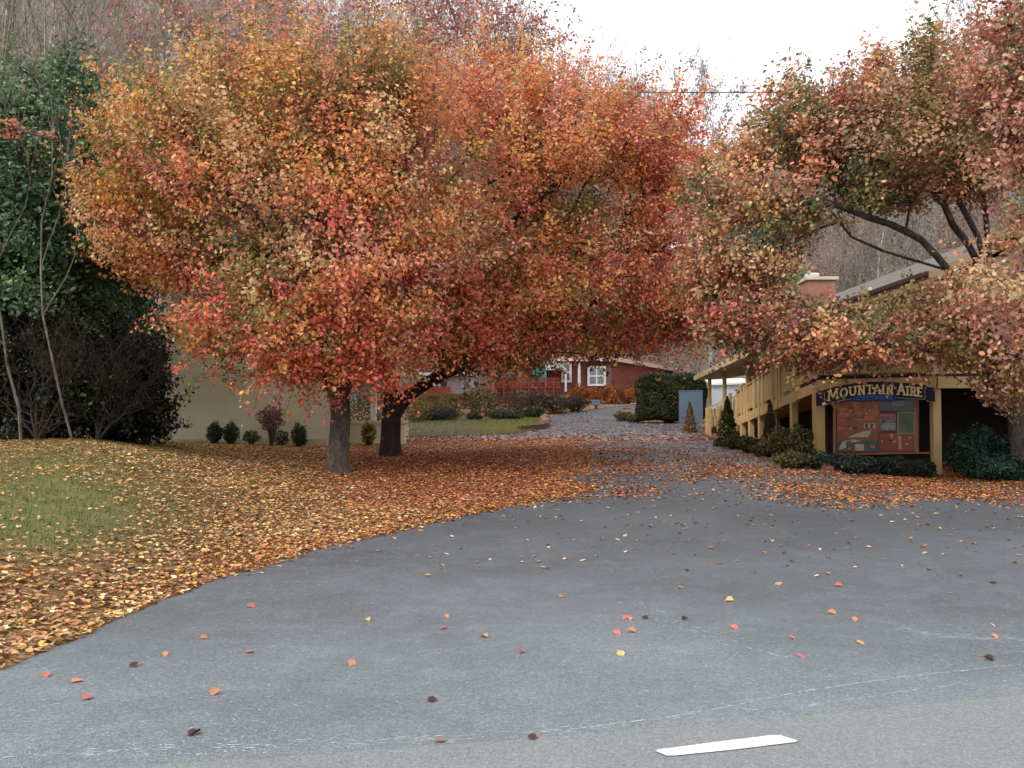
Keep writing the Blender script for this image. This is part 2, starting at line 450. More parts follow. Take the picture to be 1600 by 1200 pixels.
def sheet(name, poly, grids, dz, mat):
    vs = [Vector(p) for p in poly]; ed = [(i, (i + 1) % len(poly)) for i in range(len(poly))]
    for (x0, x1, y0, y1, st) in grids:
        gx, gy = np.meshgrid(np.arange(x0, x1, st), np.arange(y0, y1, st)); gx, gy = gx.ravel(), gy.ravel()
        gx = gx + RS.uniform(-.1, .1, gx.shape) * st; k = inpoly(gx, gy, poly)
        vs += [Vector((a, b)) for a, b in zip(gx[k], gy[k])]
    v2, e2, f2, *_ = delaunay_2d_cdt(vs, ed, [tuple(range(len(poly)))], 1, 1e-5)
    xy = np.array([tuple(v) for v in v2]); z = terr(xy[:, 0], xy[:, 1]) + dz
    fs = []
    for f in f2:
        a, b, c = [v2[i] for i in f[:3]]
        fs.append(tuple(f) if (b - a).cross(c - a) > 0 else tuple(reversed(f)))
    me = rawmesh(name, np.column_stack([xy, z]), faces=fs, smooth=True)
    return link(name, me, mat)

def asphalt(name, base, light, patch, fine=1.0, painted_shade=False):
    m, nt, b, o = newmat(name); v = coords(nt); vs = coords(nt, (.8, 1.0, 1)); 
    big = noise(nt, v, .22, 6, .6); mid = noise(nt, vs, 3.2, 9, .78); sm = noise(nt, v, 42, 3, .8); sp = noise(nt, v, 160, 2, .7)
    c = ramp(nt, big, [(.34, lin(base)), (.66, lin(light))])
    c = mixc(nt, ramp(nt, mid, [(.5, (0, 0, 0)), (.85, (.3,) * 3)]), c, lin(patch))
    if painted_shade:   # tree shade painted into the colour: darker further in, paler near the road
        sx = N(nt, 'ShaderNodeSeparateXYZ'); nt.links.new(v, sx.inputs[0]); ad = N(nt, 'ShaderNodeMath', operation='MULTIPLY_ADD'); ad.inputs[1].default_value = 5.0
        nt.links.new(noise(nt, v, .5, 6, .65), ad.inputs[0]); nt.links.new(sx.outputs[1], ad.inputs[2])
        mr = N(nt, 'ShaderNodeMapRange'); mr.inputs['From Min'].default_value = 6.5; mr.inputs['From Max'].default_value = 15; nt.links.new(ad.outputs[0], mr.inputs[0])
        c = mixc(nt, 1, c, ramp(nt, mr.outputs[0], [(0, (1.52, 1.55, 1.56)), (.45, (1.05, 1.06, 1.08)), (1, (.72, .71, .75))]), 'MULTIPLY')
    c = mixc(nt, 1, c, ramp(nt, sm, [(.3, (1 - .3 * fine,) * 3), (.52, (1,) * 3), (.72, (1 + .42 * fine,) * 3)]), 'MULTIPLY')
    c = mixc(nt, 1, c, ramp(nt, sp, [(.35, (1 - .42 * fine,) * 3), (.52, (1,) * 3), (.66, (1 + .5 * fine,) * 3)]), 'MULTIPLY')
    nt.links.new(c, b.inputs['Base Color'])
    nt.links.new(ramp(nt, mid, [(.3, (.42,) * 3), (.7, (.56,) * 3)]), b.inputs['Roughness'])
    b.inputs['Specular IOR Level'].default_value = .55
    bump(nt, b, sp, .35 * fine, .006); return m
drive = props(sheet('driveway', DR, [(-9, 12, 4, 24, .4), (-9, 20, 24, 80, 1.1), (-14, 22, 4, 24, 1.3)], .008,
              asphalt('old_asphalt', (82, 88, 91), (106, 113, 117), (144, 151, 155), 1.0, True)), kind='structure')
props(sheet('road', ROADP, [(-8, 8, -4, 8, .5), (-50, 50, -12, 10, 4)], .008, asphalt('road_asphalt', (116, 122, 124), (128, 133, 134), (138, 142, 142), .8)), kind='structure')

# ground sheet
xs = np.unique(np.round(np.concatenate([np.arange(-170, -20, 3.), np.arange(-20, 16, .25), np.arange(16, 30, .6), np.arange(30, 171, 3.)]), 3))
ys = np.unique(np.round(np.concatenate([np.arange(-60, 3, 3.), np.arange(3, 30, .25), np.arange(30, 60, .6), np.arange(60, 120, 1.2), np.arange(120, 300, 4.)]), 3))
gx, gy = np.meshgrid(xs, ys); X, Y = gx.ravel(), gy.ravel(); Z = terr(X, Y)
onroad = inpoly(X, Y, DR) | inpoly(X, Y, ROADP); Z = Z - .05 * onroad
ppx, ppy = proj(X, np.maximum(Y, .5), Z)
hl = (hill(X, Y) > .3).astype(float)
lawnG = np.clip(np.exp(-(((ppx - 60) / 260) ** 2 + ((ppy - 790) / 75) ** 2)) * 1.5 + .5 * np.exp(-(((ppx - 130) / 260) ** 2 + ((ppy - 712) / 22) ** 2)), 0, 1) * (X < -2) * (Y < 25)
lawnG = np.maximum(lawnG, ((ppx > 740) & (ppx < 850) & (ppy > 650) & (ppy < 676) & (Y > 30)) * .95)
lawnG = np.maximum(lawnG, ((ppx > 650) & (ppx <= 740) & (ppy > 655) & (ppy < 684) & (Y > 30)) * .4)
lawnG = np.maximum(lawnG, ((ppx > 280) & (ppx < 560) & (ppy > 680) & (Y > 23) & (Y < 28)) * .45)
nx, ny = len(xs), len(ys); ii = np.arange(nx - 1)[None] + np.arange(ny - 1)[:, None] * nx; ii = ii.ravel()
LL = np.stack([ii, ii + 1, ii + 1 + nx, ii + nx], 1).ravel()
gme = rawmesh('ground', np.column_stack([X, Y, Z]), loops=LL, sizes=np.full(len(ii), 4), col=np.column_stack([hl, lawnG, onroad]), smooth=True)
m, nt, b, o = newmat('ground_soil'); v = coords(nt)
a = N(nt, 'ShaderNodeAttribute', attribute_name='Col'); sp = N(nt, 'ShaderNodeSeparateColor'); nt.links.new(a.outputs['Color'], sp.inputs[0])
n1 = noise(nt, v, 1.1, 6); n2 = noise(nt, v, 24, 4, .75); n3 = noise(nt, v, .09, 5)
lit = mixc(nt, n1, lin((140, 106, 72)), lin((166, 128, 86)))
gr = mixc(nt, n1, lin((110, 106, 62)), lin((132, 120, 78)))
hilc = mixc(nt, ramp(nt, n3, [(.35, (0,) * 3), (.65, (1,) * 3)]), lin((118, 114, 94)), lin((142, 130, 110)))
c = mixc(nt, sp.outputs[1], lit, gr); c = mixc(nt, sp.outputs[0], c, hilc)
c = mixc(nt, 1, c, ramp(nt, n2, [(.3, (.5,) * 3), (.7, (1.2,) * 3)]), 'MULTIPLY')
nt.links.new(c, b.inputs['Base Color']); b.inputs['Roughness'].default_value = .95; bump(nt, b, n2, .8, .04)
props(link('ground', gme, m), kind='structure')

# road dash, worn paint
def flat_on_ground(name, pts, dz, mat, **kw):
    mb = MB(); n = len(pts); mb.add([(x, y, float(terr(x, y)) + dz) for x, y in pts], [tuple(range(n))]); return mb.build(name, mat, **kw)
m, nt, b, o = newmat('road_paint'); v = coords(nt); nn = noise(nt, v, 60, 4, .8)
nt.links.new(ramp(nt, nn, [(.36, (.34, .35, .35)), (.46, (.62, .63, .62)), (.7, (.74, .75, .74))]), b.inputs['Base Color']); b.inputs['Roughness'].default_value = .6
dp = [gxy(1024, 1178), gxy(1028, 1176), gxy(1117, 1165), gxy(1206, 1154), gxy(1219, 1154), gxy(1247, 1162.5), gxy(1243, 1164), gxy(1150, 1175.5), gxy(1055, 1187), gxy(1041, 1186)]
props(flat_on_ground('lane_marking', dp[::-1], .0125, m), 'short white painted dash on the road at the bottom edge of the view', 'road marking')

# pale scuffs and tar-free scratches on the asphalt (worn marks with their own shapes)
scm = paint('scratched_asphalt', (176, 181, 184), .8, .15, 8, bmp=0)
mb = MB()
def streak(pxs, w, seed, dens=1.0):
    rg = random.Random(seed)
    pts = [gp(x, y) for x, y in pxs]
    for a_, b_ in zip(pts[:-1], pts[1:]):
        L = (b_ - a_).length; k = max(2, int(L / .04)); d = (b_ - a_).normalized(); nrm = Vector((-d.y, d.x, 0))
        for i in range(k):
            if rg.random() > dens: continue
            c_ = a_.lerp(b_, (i + rg.random()) / k) + nrm * rg.gauss(0, w); l = rg.uniform(.01, .05); t = rg.uniform(.002, .006)
            q = [c_ - d * l - nrm * t * .3, c_ + nrm * -t, c_ + d * l, c_ + nrm * t]
            zj = .0086 + .0016 * rg.random(); mb.add([(p.x, p.y, float(terr(p.x, p.y)) + zj) for p in q], [(0, 1, 2, 3)])
streak([(900, 1143), (1080, 1118), (1250, 1083), (1420, 1060), (1600, 1040)], .004, 1, 1)
streak([(900, 1143), (1080, 1118), (1250, 1083), (1420, 1060)], .008, 2, .8)
streak([(1100, 1098), (1180, 1113), (1300, 1100), (1430, 1080), (1600, 1062)], .008, 3, .8)
for k in range(7): streak([(0, 1186), (300, 1172), (600, 1162), (900, 1143)], .03, 20 + k, .22)
for k in range(10): streak([(1400, 985), (1500, 998), (1600, 1002)], .05 if k else .02, 30 + k, .5)
for k in range(5): streak([(985, 940), (1060, 978), (1150, 1010), (1230, 1030)], .05, 50 + k, .3)
for k in range(5): streak([(250, 960), (420, 915), (640, 860)], .16, 60 + k, .12)
rg = random.Random(99)
for k in range(5200):
    x_ = rg.uniform(-4.2, 4.5); y_ = 4.4 + 7 * rg.random() ** 1.6
    if rg.random() > (.35 + .65 * (math.sin(x_ * 1.9 + y_) * math.sin(y_ * 1.3 - x_ * .6) > .1)) or y_ < seam(x_) + .05: continue
    l, t, a_ = rg.uniform(.006, .022), rg.uniform(.002, .005), rg.uniform(-.9, .9); d = Vector((math.cos(a_), math.sin(a_), 0)); n_ = Vector((-d.y, d.x, 0)); c_ = Vector((x_, y_, 0)); zj = .0086 + .0016 * rg.random()
    if inpoly(x_, y_, DR): mb.add([(p.x, p.y, float(terr(p.x, p.y)) + zj) for p in (c_ - d * l, c_ - n_ * t, c_ + d * l, c_ + n_ * t)], [(0, 1, 2, 3)])
props(mb.build('asphalt_scuffs', scm), kind='stuff', label='pale scratches and scuffs worn into the grey asphalt', cat='scuffs')

# ---------------------------------------------------------------- fallen leaves
def leaf_ground():
    n = 430000
    X = RS.uniform(-10, 13, n); Y = 4.6 + 27 * RS.rand(n) ** 1.05
    Z = terr(X, Y); px, py = proj(X, Y, Z); on = inpoly(X, Y, DR)
    road = Y < np.vectorize(seam)(X) + .05
    nz = .5 + .5 * np.sin(X * 2.1 + 1.3 * np.sin(Y * 1.7)) * np.sin(Y * 1.9 + 1.1 * np.sin(X * 1.3))
    gs = np.exp(-(((px - 70) / 270) ** 2 + ((py - 780) / 88) ** 2)) * 1.25
    gs2 = np.exp(-(((px - 120) / 260) ** 2 + ((py - 705) / 26) ** 2))
    gc = np.exp(-(((px - 60) / 150) ** 2 + ((py - 810) / 70) ** 2)); d = np.clip(1 - .72 * np.clip(gs, 0, 1) * (.6 + .45 * nz) - .35 * gs2 - .45 * gc, .04, 1)
    # asphalt
    near = sstep(800, 745, py)
    core = sstep(1060, 860, px + 110 * (nz - .2) + .6 * (py - 720)) * sstep(800, 770, py)       # carpet under the trees
    mid = .55 * sstep(700, 735, py) * sstep(790, 768, py) * sstep(880, 1000, px) * (.25 + .9 * nz)
    band = .85 * sstep(736, 752, py) * sstep(800 + 12 * np.sin(px * .02), 772, py) * sstep(1040, 1260, px) * (.35 + .75 * nz)
    far = .28 * sstep(742, 700, py) * (.3 + nz) * sstep(1240, 960, px) + .04
    dark = 1 - .9 * np.exp(-(((px - 1110) / 130) ** 2 + ((py - 778) / 34) ** 2)) * (py > 745)
    da = np.maximum.reduce([core, mid, band, far * sstep(770, 745, py)]) * dark
    sp = .012 * sstep(960, 800, py) * sstep(450, 900, px) + .0009
    da = np.maximum(da, sp); da = np.where((py > 800) & (px > 600), sp, da)
    # pieces that spilled over the edge of the bank
    ex = np.interp(Y, [p[1] for p in edgeL[::-1][3:]], [p[0] for p in edgeL[::-1][3:]])
    spill = np.exp(-np.clip(X - ex, 0, 9) / .07) * (Y < 16.5)
    da = np.maximum(da, spill * .8)
    p = np.where(on, da, d); p = np.where(road, .0006, p)
    p = p * np.where(Y > 26, .5, 1)
    p = np.where((px > 1280) & (~on) & (py < 745), .25, p)
    k = (RS.rand(n) < p) & (px > -80) & (px < 1690) & (Y < 34)
    k &= ~(on & (py > 905))     # lone leaves there are things of their own
    X, Y, Z, px, py, on = X[k], Y[k], Z[k], px[k], py[k], on[k]; n = len(X)
    tan = pal([(184, 148, 104), (160, 120, 80), (206, 176, 132), (136, 102, 72), (182, 128, 78), (118, 92, 68), (206, 160, 90)], [5, 5, 2.5, 4, 2.5, 3, 1])
    red = pal([(160, 98, 68), (140, 84, 60), (184, 118, 76), (122, 80, 60), (190, 138, 88), (152, 108, 78)], [5, 5, 3.5, 4, 2, 3])
    gold = pal([(204, 142, 80), (190, 120, 68), (176, 106, 64), (212, 168, 104), (144, 92, 62)])
    c = pick(tan, n, .2); cr = pick(red, n, .2); cg = pick(gold, n, .2)
    wr = sstep(430, 640, px + (770 - py) * .9) * sstep(830, 770, py); u = RS.rand(n)
    c = np.where((u < wr)[:, None], cr, c)
    we = .6 * sstep(1.2, .2, np.abs(X - np.interp(Y, [p[1] for p in edgeL[::-1][3:]], [p[0] for p in edgeL[::-1][3:]]))) * (px < 960) * (px > 300)
    we = np.maximum(we, .5 * (px > 1000) * (py > 735))
    c = c * 1.25
    c = np.where((RS.rand(n) < we)[:, None], cg, c)
    pts = np.column_stack([X, Y, Z + .012 + .03 * RS.rand(n) * np.where(on, .4, 1)])
    sz = (.038 + .034 * RS.rand(n))
    o = leafobj('fallen_leaves', pts, sz, c, leafmat('dry_leaf', .1, .7), nrm=np.tile([0, 0, 1.], (n, 1)), spread=.34, fold=.14)
    props(o, 'brown gold and red fallen leaves carpeting bank and driveway', 'leaves', kind='stuff')
leaf_ground()
def far_leaves():
    n = 60000; Y = RS.uniform(31, 76, n); px = RS.uniform(560, 1120, n); X = (px - 800) / F * Y; Z = terr(X, Y); px, py = proj(X, Y, Z); on = inpoly(X, Y, DR)
    nz = .5 + .5 * np.sin(X * 1.3 + np.sin(Y * .9)) * np.sin(Y * .8)
    p = np.where(on, .05 + .4 * sstep(676, 692, py) * (.4 + nz) + .12 * nz + .5 * sstep(655, 640, py) * sstep(930, 860, px), .3)
    k = RS.rand(n) < p; X, Y, Z = X[k], Y[k], Z[k]; n = len(X)
    o = leafobj('scattered_leaves', np.column_stack([X, Y, Z + .03]), .1 + .07 * RS.rand(n), pick(pal([(176, 122, 104), (150, 92, 74), (190, 146, 120), (130, 84, 66)]), n, .2), leafmat('dry_leaf', .1, .7), nrm=np.tile([0, 0, 1.], (n, 1)), spread=.3, rich=False)
    props(o, 'pinkish brown leaves scattered over the far driveway', 'leaves', kind='stuff')
far_leaves()
# lone leaves on bare asphalt, countable
lone = [(318, 1000, 'o'), (575, 972, 'y'), (392, 950, 'r'), (390, 1022, 'o'), (258, 1026, 'o'), (336, 1087, 'o'), (120, 1068, 'o'), (72, 1060, 'r'), (136, 1096, 'r'), (210, 1044, 'b'),
        (675, 1098, 'b'), (832, 1158, 'b'), (688, 1163, 'r'), (304, 1152, 'b'), (550, 1040, 'o'), (697, 967, 'o'), (694, 985, 'r'), (757, 998, 'o'), (814, 1023, 'r'), (877, 935, 'o'),
        (978, 968, 'r'), (984, 970, 'o'), (1008, 968, 'b'), (964, 992, 'r'), (987, 990, 'o'), (1148, 984, 'r'), (1335, 971, 'o'), (1237, 1000, 'o'), (1345, 1008, 'y'), (1252, 1029, 'r'), (1545, 1034, 'b'),
        (1550, 980, 'w'), (1554, 998, 'o'), (1484, 929, 'o'), (1310, 918, 'r'), (1216, 915, 'o'), (1064, 920, 'o'), (1140, 941, 'y'), (970, 1025, 'y'), (1300, 961, 'o'), (1552, 913, 'b'), (1070, 970, 'b')]
lc = {'o': (200, 134, 94), 'y': (210, 170, 104), 'r': (186, 108, 96), 'b': (78, 50, 40), 'w': (214, 200, 182)}
ln_ = {'o': 'orange', 'y': 'yellow', 'r': 'reddish pink', 'b': 'dark brown', 'w': 'whitish'}
for i, (x, y, k) in enumerate(lone):
    g = gp(x, y)
    g_ = Vector((g.x, g.y, g.z + .016))
    nf = np.array([[RS.normal() * .25, -.35 + RS.normal() * .2, 1.]])
    o = leafobj('fallen_leaf', [tuple(g_)], np.array([.05 + .028 * RS.rand()]), pick(pal([lc[k]]), 1, .08), leafmat('dry_leaf', .1, .7), None, tuple(g), nrm=nf, spread=.12, fold=.24)
    where = 'lying alone on the bare grey asphalt in the foreground'
    props(o, f'{ln_[k]} fallen leaf {where}', 'leaf', 'lone leaves on the asphalt')
# grass blades on the bank
def grass():
    n = 150000; X = RS.uniform(-11, -2.2, n); Y = RS.uniform(6, 26, n); Z = terr(X, Y); px, py = proj(X, Y, Z)
    w = np.clip(np.exp(-(((px - 60) / 250) ** 2 + ((py - 780) / 80) ** 2)) * 1.5 + .75 * np.exp(-(((px - 160) / 330) ** 2 + ((py - 700) / 24) ** 2)), 0, 1)
    w = np.maximum(w, .35 * ((px > 300) & (px < 560) & (Y > 22.5)))
    k = (RS.rand(n) < w) & (px > -60) & ~inpoly(X, Y, DR); X, Y, Z, px, py = X[k], Y[k], Z[k], px[k], py[k]; n = len(X)
    h = .03 + .045 * RS.rand(n); a = RS.rand(n) * 6.28; lean = RS.normal(size=(n, 2)) * .03
    b0 = np.column_stack([X - .006 * np.cos(a), Y - .006 * np.sin(a), Z - .01]); b1 = np.column_stack([X + .006 * np.cos(a), Y + .006 * np.sin(a), Z - .01])
    tp = np.column_stack([X + lean[:, 0], Y + lean[:, 1], Z + h])
    V = np.stack([b0, b1, tp], 1).reshape(-1, 3); g1 = pal([(132, 126, 74), (150, 138, 90), (166, 150, 104), (116, 116, 64)])
    g2 = pal([(92, 124, 54), (106, 130, 60), (126, 136, 70)])
    wg = np.exp(-(((px - 60) / 130) ** 2 + ((py - 830) / 90) ** 2)); c = np.where((RS.rand(n) < wg)[:, None], pick(g2, n), pick(g1, n))
    o = link('grass', rawmesh('grass', V, loops=np.arange(3 * n), sizes=np.full(n, 3), col=np.repeat(c, 3, 0)), leafmat('leaf_blade'))
    props(o, 'short yellow green grass on the raised bank', 'grass', kind='stuff')
grass()
def lawn_grass():
    n = 30000; px = RS.uniform(640, 860, n); Y = RS.uniform(34, 62, n); X = (px - 800) / F * Y; Z = terr(X, Y); px, py = proj(X, Y, Z)
    k = (py < 684) & (py > 648) & ~inpoly(X, Y, DR); X, Y, Z, px = X[k], Y[k], Z[k], px[k]; n = len(X)
    h = .08 + .1 * RS.rand(n); a = RS.rand(n) * 3.14; w = .035
    V = np.stack([np.column_stack([X - w * np.cos(a), Y - w * np.sin(a), Z - .01]), np.column_stack([X + w * np.cos(a), Y + w * np.sin(a), Z - .01]),
                  np.column_stack([X + RS.normal(size=n) * .04, Y, Z + h])], 1).reshape(-1, 3)
    u = RS.rand(n); c = np.where((u < sstep(700, 790, px))[:, None], pick(pal([(112, 124, 64), (130, 134, 80), (150, 134, 96)]), n), pick(pal([(118, 128, 100), (140, 134, 104), (96, 108, 84), (150, 130, 100)]), n))
    o = link('lawn', rawmesh('lawn', V, loops=np.arange(3 * n), sizes=np.full(n, 3), col=np.repeat(c, 3, 0)), leafmat('leaf_blade'))
    props(o, 'strip of green lawn in front of the clipped shrubs', 'lawn', kind='stuff')
lawn_grass()

# ================================================================ CREAM BUILDING (left)
m, nt, b, o = newmat('cream_block'); v = coords(nt)
br = N(nt, 'ShaderNodeTexBrick'); rot = N(nt, 'ShaderNodeMapping'); rot.inputs['Rotation'].default_value = (math.radians(90), 0, 0)
nt.links.new(v, rot.inputs['Vector']); nt.links.new(rot.outputs[0], br.inputs['Vector'])
cw = lin((210, 204, 174)); br.inputs['Color1'].default_value = (*cw, 1); br.inputs['Color2'].default_value = (*(x * .95 for x in cw), 1); br.inputs['Mortar'].default_value = (*(x * .74 for x in cw), 1)
br.inputs['Scale'].default_value = 1; br.inputs['Brick Width'].default_value = .9; br.inputs['Row Height'].default_value = .4; br.inputs['Mortar Size'].default_value = .006; br.inputs['Mortar Smooth'].default_value = .6
n1 = noise(nt, v, .5, 6); n2 = noise(nt, v, 6, 4)
c = mixc(nt, 1, br.outputs[0], ramp(nt, n1, [(.35, (.84,) * 3), (.65, (1.04,) * 3)]), 'MULTIPLY')
nt.links.new(mixc(nt, ramp(nt, n2, [(.55, (0,) * 3), (.85, (.25,) * 3)]), c, lin((150, 120, 80))), b.inputs['Base Color']); b.inputs['Roughness'].default_value = .85
CRM = m
x0, x1, yF, zb, ze, zp = -11.3, -5.35, 27.0, .5, 4.25, 5.15; xm = (x0 + x1) / 2
cb = thing('cream_building', 'cream block building with a low gable behind the left tree', 'building', (xm, 31, .85))
mb = MB(); mb.add([(x, y, z) for y in (yF, 30.5) for x, z in ((x0, zb), (x1, zb), (x1, ze), (xm, zp), (x0, ze))], [(0, 1, 2, 3, 4), (9, 8, 7, 6, 5), (0, 5, 6, 1), (1, 6, 7, 2), (4, 9, 5, 0), (2, 7, 8, 3), (3, 8, 9, 4)])
mb.build('wall', CRM, cb)
rfm = paint('grey_shingle', (112, 106, 100), .9, .25, 2, (1, 1, 6), .5)
wht = paint('white_trim', (214, 212, 206), .6, .06, 2); ywt = paint('cream_trim', (196, 190, 168), .6, .08, 2)
mb = MB()
for s, xe in ((-1, x0 - .4), (1, x1 + .4)):
    zz = ze - .4 * (zp - ze) / (xm - x0) * 1
    mb.quadslab([(xe, yF - .35, zz + .02), (xm, yF - .35, zp + .02), (xm, 30.8, zp + .02), (xe, 30.8, zz + .02)], (0, 0, .1))
mb.build('roof', rfm, cb)
mb = MB()
for xe in (x0 - .4, x1 + .4):
    mb.quadslab([(xe, yF - .36, ze - .4 * .3 - .13), (xm, yF - .36, zp - .13), (xm, yF - .36, zp + .06), (xe, yF - .36, ze - .4 * .3 + .06)], (0, -.04, 0))
mb.build('rake_board', wht, cb)
MB().box((x1 - .02, yF - .05, .5), (x1 + .28, yF + .3, ze)).build('corner_pilaster', paint('pilaster_paint', (196, 192, 184), .7, .05), cb)
MB().box((x0, yF - .03, .5), (x1 - .02, yF - .004, .93)).build('plinth', paint('plinth_paint', (186, 172, 134), .8, .12, 3), cb)

gw = gp(545, 690)
lw = thing('low_wall', 'low cream block wall right of the gabled building', 'wall', (-4.2, 28.5, .8))
MB().box((-5.05, 28.3, .4), (-3.25, 28.55, 1.38)).build('wall_body', CRM, lw)
MB().box((-5.05, 28.26, 1.38), (-3.2, 28.59, 1.45)).build('coping', ywt, lw)
cp = thing('carport', 'white carport post and beam seen between the two trunks', 'carport', (-4.2, 29, 1.0))
px_ = P(585, 665, 28.8)
MB().box((px_.x - .06, 28.75, .8), (px_.x + .06, 28.87, 2.45)).build('post', wht, cp, .01)
MB().box((-5.0, 28.72, 2.45), (-3.95, 28.9, 2.6)).build('beam', wht, cp)
MB().quadslab([(-5.05, 28.4, 2.62), (-3.9, 28.4, 2.62), (-3.9, 33, 2.9), (-5.05, 33, 2.9)], (0, 0, .08)).build('roof', rfm, cp)
MB().box((-4.98, 32.7, .8), (-4.86, 32.82, 2.86)).build('post', wht, cp, .01)

# ================================================================ LODGE (right)
tanp = paint('tan_paint', (196, 168, 118), .65, .1, 2); tand = paint('tan_board', (188, 160, 110), .65, .12, 3, (6, 6, 1), .3)
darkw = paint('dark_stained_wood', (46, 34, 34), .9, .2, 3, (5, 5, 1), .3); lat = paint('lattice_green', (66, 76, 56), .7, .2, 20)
wallc = paint('lodge_siding', (176, 166, 140), .8, .08, 2, (1, 1, 9), .3)
C0 = Vector((7.16, 21.8, 0)); CF = Vector((8.76, 36, 0)); C1 = Vector((P(1465, 650, 20).x, 20, 0)); C2 = Vector((13.2, 20.0, 0))
ru = (CF - C0).normalized(); rn = Vector((ru.y, -ru.x, 0)); RL = (CF - C0).length
def R(t, off=0, z=0): return C0 + (CF - C0) * t + rn * off + Vector((0, 0, z))
def flo(t): return 2.40 - .85 * t
lodge = thing('lodge', 'tan lodge with a grey shingle roof above the covered porch', 'building', (14, 32, .7))
mb = MB(); mb.box((11.2, 24, 2.46), (18, 44, 5.05)); mb.build('wall', wallc, lodge)
mb = MB(); mb.add([(11.2, 24, 5.05), (18, 24, 5.05), (14.6, 24, 6.7), (11.2, 24.2, 5.05), (18, 24.2, 5.05), (14.6, 24.2, 6.7)], [(0, 1, 2), (5, 4, 3), (0, 3, 4, 1), (1, 4, 5, 2), (2, 5, 3, 0)]); mb.build('gable', wallc, lodge)
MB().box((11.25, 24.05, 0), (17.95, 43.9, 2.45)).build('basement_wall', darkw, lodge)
mb = MB()
for xa in (10.6, 18.6): mb.quadslab([(xa, 23.3, 5.12), (14.6, 23.3, 6.98), (14.6, 44.5, 6.98), (xa, 44.5, 5.12)], (0, 0, .12))
mb.build('roof', rfm, lodge)
for s_, xa in ((1, 10.5), (-1, 18.7)): MB().quadslab([(xa, 23.28, 4.95), (14.6, 23.28, 6.85), (14.6, 23.28, 7.12), (xa, 23.28, 5.22)], (0, -.05, 0)).build('rake_board', paint('dull_fascia', (158, 136, 102), .7, .12), lodge)
MB().box((10.52, 23.3, 4.95), (10.6, 44.5, 5.26)).build('fascia', paint('dull_fascia', (158, 136, 102), .7, .12), lodge)
MB().box((10.42, 23.3, 5.14), (10.518, 44.5, 5.25)).build('gutter', paint('brown_gutter', (70, 50, 42), .6, .1), lodge)
MB().box((10.6, 23.32, 4.95), (11.2, 44.4, 5.0)).build('soffit', tanp, lodge)
wg = N  # window glass
m, nt, b, o = newmat('window_glass'); b.inputs['Base Color'].default_value = (.10, .14, .15, 1); b.inputs['Roughness'].default_value = .08; b.inputs['Specular IOR Level'].default_value = .9; GLASS = m
def window(root, a, bb, face='x', fr=.07, mull=1, rail=1, fm=None):
    """a,bb opposite corners; window in plane x=const ('x') or y=const ('y') facing the low side"""
    fm = fm or wht
    (xa, ya, za), (xb, yb, zb_) = a, bb; w = MB()
    if face == 'y':
        Pn = lambda u, z, d: (u, ya - d, z); u0, u1 = xa, xb
    else:
        Pn = lambda u, z, d: (xa - d, u, z); u0, u1 = ya, yb
    def bar(ua, ub, z0, z1, d0, d1, M):
        p, q = Pn(ua, z0, d0), Pn(ub, z1, d1); M.box(tuple(map(min, p, q)), tuple(map(max, p, q)))
    bar(u0, u1, za, za + fr, 0, .06, w); bar(u0, u1, zb_ - fr, zb_, 0, .06, w); bar(u0, u0 + fr, za + fr, zb_ - fr, 0, .06, w); bar(u1 - fr, u1, za + fr, zb_ - fr, 0, .06, w)
    for i in range(mull):
        c_ = u0 + (u1 - u0) * (i + 1) / (mull + 1); bar(c_ - fr * .35, c_ + fr * .35, za + fr, zb_ - fr, .012, .05, w)
    for i in range(rail):
        c_ = za + (zb_ - za) * (i + 1) / (rail + 1); bar(u0 + fr, u1 - fr, c_ - fr * .35, c_ + fr * .35, .014, .052, w)
    f = w.build('window', fm, root)
    g = MB(); bar(u0 + fr, u1 - fr, za + fr, zb_ - fr, .002, .01, g); g.build('pane', GLASS, f)
    return f
for y_ in (25.2, 28.6, 35, 39): window(lodge, (11.2, y_, 3.2), (11.2, y_ + 1.6, 4.6), 'x')
for x_ in (12.0, 14.6): window(lodge, (x_, 24, 3.1), (x_ + 1.7, 24, 4.7), 'y')
MB().box((11.13, 31.6, 2.5), (11.197, 32.6, 4.55)).build('door', paint('door_brown', (96, 66, 50), .5, .1), lodge)
chm = paint('chimney_brick', (158, 112, 98), .85, .14, 4)
ch = link  # chimney as lodge part
cx = P(1281, 500, 32.3).x
chim = MB().box((cx - .48, 32.0, .8), (cx + .48, 32.9, 6.3)).build('chimney', chm, lodge, .02)
MB().box((cx - .56, 31.92, 6.3), (cx + .56, 32.98, 6.42)).build('chimney_cap', ywt, chim, .02)
MB().box((cx - .5, 31.98, 6.42), (cx - .1, 32.4, 6.56)).build('chimney_pot', wht, chim, .03)
# porch roof
pr = MB(); e0, e1 = R(.2, -.55, 3.62), R(1.92, -.55, 3.62)
pr.quadslab([e0, e1, (11.2, e1.y, 4.42), (11.2, e0.y, 4.42)], (0, 0, .1)); pr.build('porch_roof', rfm, lodge)
pf = MB(); pf.beam(e0 + Vector((0, 0, -.02)), e1 + Vector((0, 0, -.02)), .05, .24, shift=(-.03, 0, 0)); pf.build('porch_fascia', paint('porch_fascia_paint', (200, 176, 138), .7, .1), lodge)
pc = MB(); pc.quadslab([R(.2, -.5, 3.5), R(1.92, -.5, 3.5), (11.19, e1.y, 3.56), (11.19, e0.y, 3.56)], (0, 0, .02)); pc.build('porch_ceiling', paint('ceiling_paint', (168, 154, 132), .8, .1, 1.5, (4, 1, 1)), lodge)
pg = MB(); pg.quadslab([R(1.92, -.3, 3.5), (11.2, e1.y, 3.56), (11.2, e1.y, 4.4), R(1.92, -.3, 3.62)], (0, -.05, 0)); pg.build('porch_gable', wallc, lodge)
